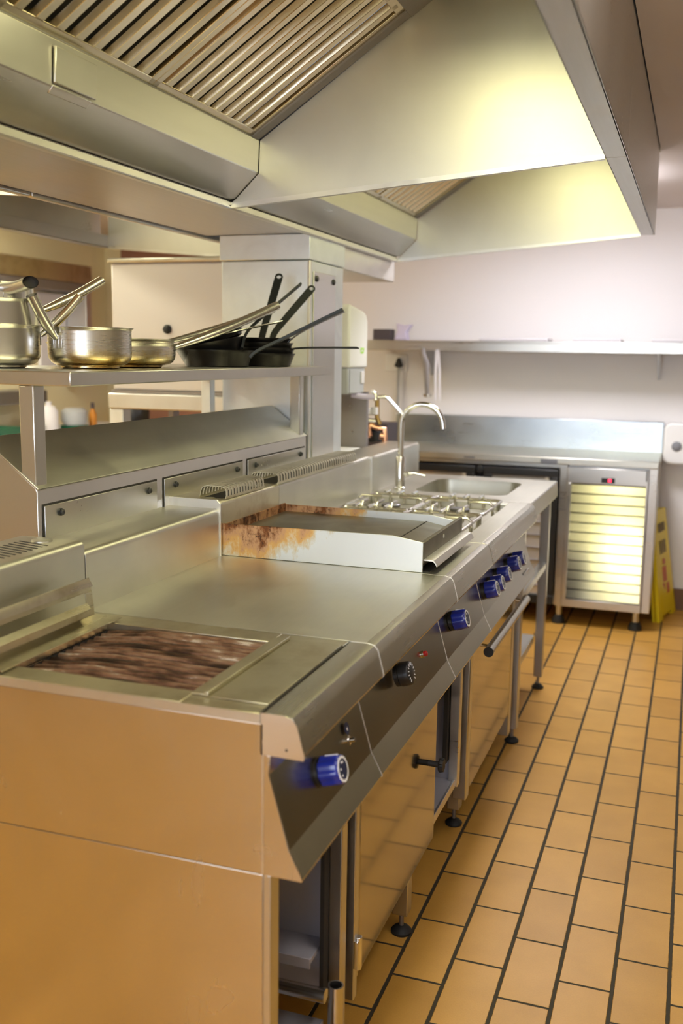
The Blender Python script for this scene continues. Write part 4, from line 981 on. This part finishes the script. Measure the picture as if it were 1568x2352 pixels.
# wet floor sign
t = root('wet_floor_sign', (-.06, 5.75, 0), 'yellow folding wet floor sign leaning by the back wall, right of the fridge counter', 'floor sign')
a0, a1 = V3((-.098, 5.66, .0)), V3((-.020, 5.98, .0)); tp0, tp1 = V3((-.168, 5.70, .615)), V3((-.112, 5.86, .625))
nn = (a1-a0).cross(tp0-a0).normalized()
if nn.x < 0: nn = -nn
quad = [a0, a0.lerp(a1, .22), a0.lerp(a1, .22)+V3((0, 0, .03)), a0.lerp(a1, .78)+V3((0, 0, .03)), a0.lerp(a1, .78), a1, tp1, tp0]
quad = [V3(p) for p in quad]
f = B().slab(quad, -nn, .022).build('sign_panel', 'sign_yellow', t, .004)
def on_sign(s, h): # s across 0..1, h up 0..1
    return (a0.lerp(a1, s)).lerp(tp0.lerp(tp1, s), h)+nn*.0006
def mark(s0, s1, h0, h1, m, nm):
    B().slab([on_sign(s0, h0), on_sign(s1, h0), on_sign(s1, h1), on_sign(s0, h1)], nn, .0008).build(nm, m, f, base=BASE[t])
for k in range(6): mark(.25+.09*k, .31+.09*k, .80, .88, 'sign_ink', 'lettering')
for k in range(4): mark(.28+.12*k, .35+.12*k, .60, .72, 'sign_ink', 'lettering')
for s0, s1, h0, h1 in ((.42, .58, .50, .55), (.36, .62, .34, .48), (.30, .46, .24, .33), (.56, .72, .22, .32)): mark(s0, s1, h0, h1, 'sign_red', 'warning_figure')
bo = V3((.0, .0, 0))
q2 = [p-nn*.026 for p in (a0, a1, tp1, tp0)]
B().slab(q2, -nn, .018).build('rear_leaf', 'sign_yellow', t, .004)

# ================================================================== the other side of the pass
t = root('plate_warmer', (-2.2, 4.1, 0), 'tall pale steel cabinet back with a round black knob, behind the service counter', 'cabinet')
box('back_panel', 'enamel_pale', t, -2.452, -1.86, 3.90, 4.40, 1.28, 1.828, .008)
box('top_edge', 'steel_bright', t, -2.462, -1.85, 3.885, 4.41, 1.829, 1.850, .006)
box('base_rail', 'steel_back', t, -2.475, -1.85, 3.89, 4.40, 1.195, 1.265, .006)
box('rail_step', 'steel_frame', t, -2.46, -1.86, 3.895, 4.40, 1.2655, 1.279)
for x in (-2.44, -1.93): box('leg', 'steel_cool', t, x-.035, x+.035, 3.90, 3.97, .0, 1.194, .004)
box('leg', 'steel_frame', t, -2.40, -2.37, 4.30, 4.36, .0, 1.194, .004)
B().lathe([(0, 0), (.020, 0), (.020, .006), (.013, .010), (.012, .022), (0, .024)], (-2.174, 3.8995, 1.546), (0, -1, 0), 24).build('knob', 'black', t)

t = root('wall_cupboard', (-4.0, 5.7, 1.8), 'long stainless wall cupboard on the cream wall', 'cupboard')
box('cupboard_box', 'steel_grill', t, -4.199, -4.0, 4.6, 6.12, 1.90, 2.02, .004); box('shadow_rail', 'steel_frame', t, -4.199, -4.01, 4.6, 6.05, 1.84, 1.899); box('end_rail', 'steel_back', t, -4.199, -4.01, 6.055, 6.12, 1.2, 1.899, .003)
p = box('pale_panel', 'white_tray', t, -4.199, -4.17, 5.75, 6.05, 1.25, 1.83, .004)
t = root('low_shelf', (-4.1, 5.4, 1.1), 'grey steel shelf low on the cream wall behind the shelf post', 'shelf')
box('shelf_board', 'steel_dark', t, -4.199, -3.95, 4.7, 5.50, 1.11, 1.19, .004)
t = root('work_table', (-3.75, 5.4, 0), 'long pale work table along the cream wall', 'table')
box('table_top', 'white_tray', t, -4.195, -3.55, 4.4, 6.4, .87, .93, .004)
for x, y in ((-3.6, 4.45), (-3.6, 6.35), (-4.1, 4.45), (-4.1, 6.35)): box('leg', 'steel', t, x-.02, x+.02, y-.02, y+.02, 0, .869, .003)
o = B().box(-4.15, -3.85, 4.75, 5.1, .9303, .985).build('green_crate', 'green_plastic', None, .006); tagged(o, 'dark green crate at the left end of the pale work table', 'crate')
o = B().lathe([(0, 0), (.055, 0), (.055, .05), (.03, .08), (.02, .085), (.02, .11), (0, .11)], (-3.85, 5.25, .9303), seg=24).build('white_bottle', 'white_plastic'); tagged(o, 'squat white bottle beside the green crate', 'bottle')
o = B().lathe([(0, 0), (.06, 0), (.06, .13), (.04, .16), (.02, .165), (.02, .19), (0, .19)], (-3.9, 5.44, .9303), seg=24).build('white_bottle', 'white_tray'); tagged(o, 'tall white bottle just right of the shelf post', 'bottle')
t = root('weighing_scale', (-3.86, 5.66, .9303), 'grey weighing scale with a round plate on the work table', 'scale')
B().box(-3.93, -3.79, 5.60, 5.72, .9303, .96).build('scale_base', 'green_plastic', t, .004); B().lathe([(0, 0), (.07, 0), (.085, .03), (.085, .09), (.06, .11), (0, .11)], (-3.86, 5.66, .9605), seg=28).build('scale_head', 'grey_plastic', t)
t = root('sauce_bottle', (-3.83, 5.83, .9303), 'slim orange bottle with a dark cap right of the scale', 'bottle')
B().lathe([(0, 0), (.026, 0), (.026, .09), (.014, .12), (.012, .13), (0, .13)], (-3.83, 5.83, .9303), seg=20).build('bottle_body', 'orange_plastic', t); B().lathe([(0, 0), (.014, 0), (.012, .04), (0, .04)], (-3.83, 5.83, 1.0605), seg=16).build('cap', 'dark_box', t)
t = root('black_pot', (-3.7, 6.0, .9303), 'round black pot at the right end of the work table', 'pot')
B().lathe([(0, 0), (.085, 0), (.10, .02), (.105, .10), (.09, .14), (.05, .155), (0, .158)], (-3.68, 6.12, .9303), seg=32).build('pot_body', 'black', t); B().lathe([(0, 0), (.02, 0), (.02, .02), (0, .025)], (-3.68, 6.12, 1.0886), seg=16).build('lid_knob', 'black', t)
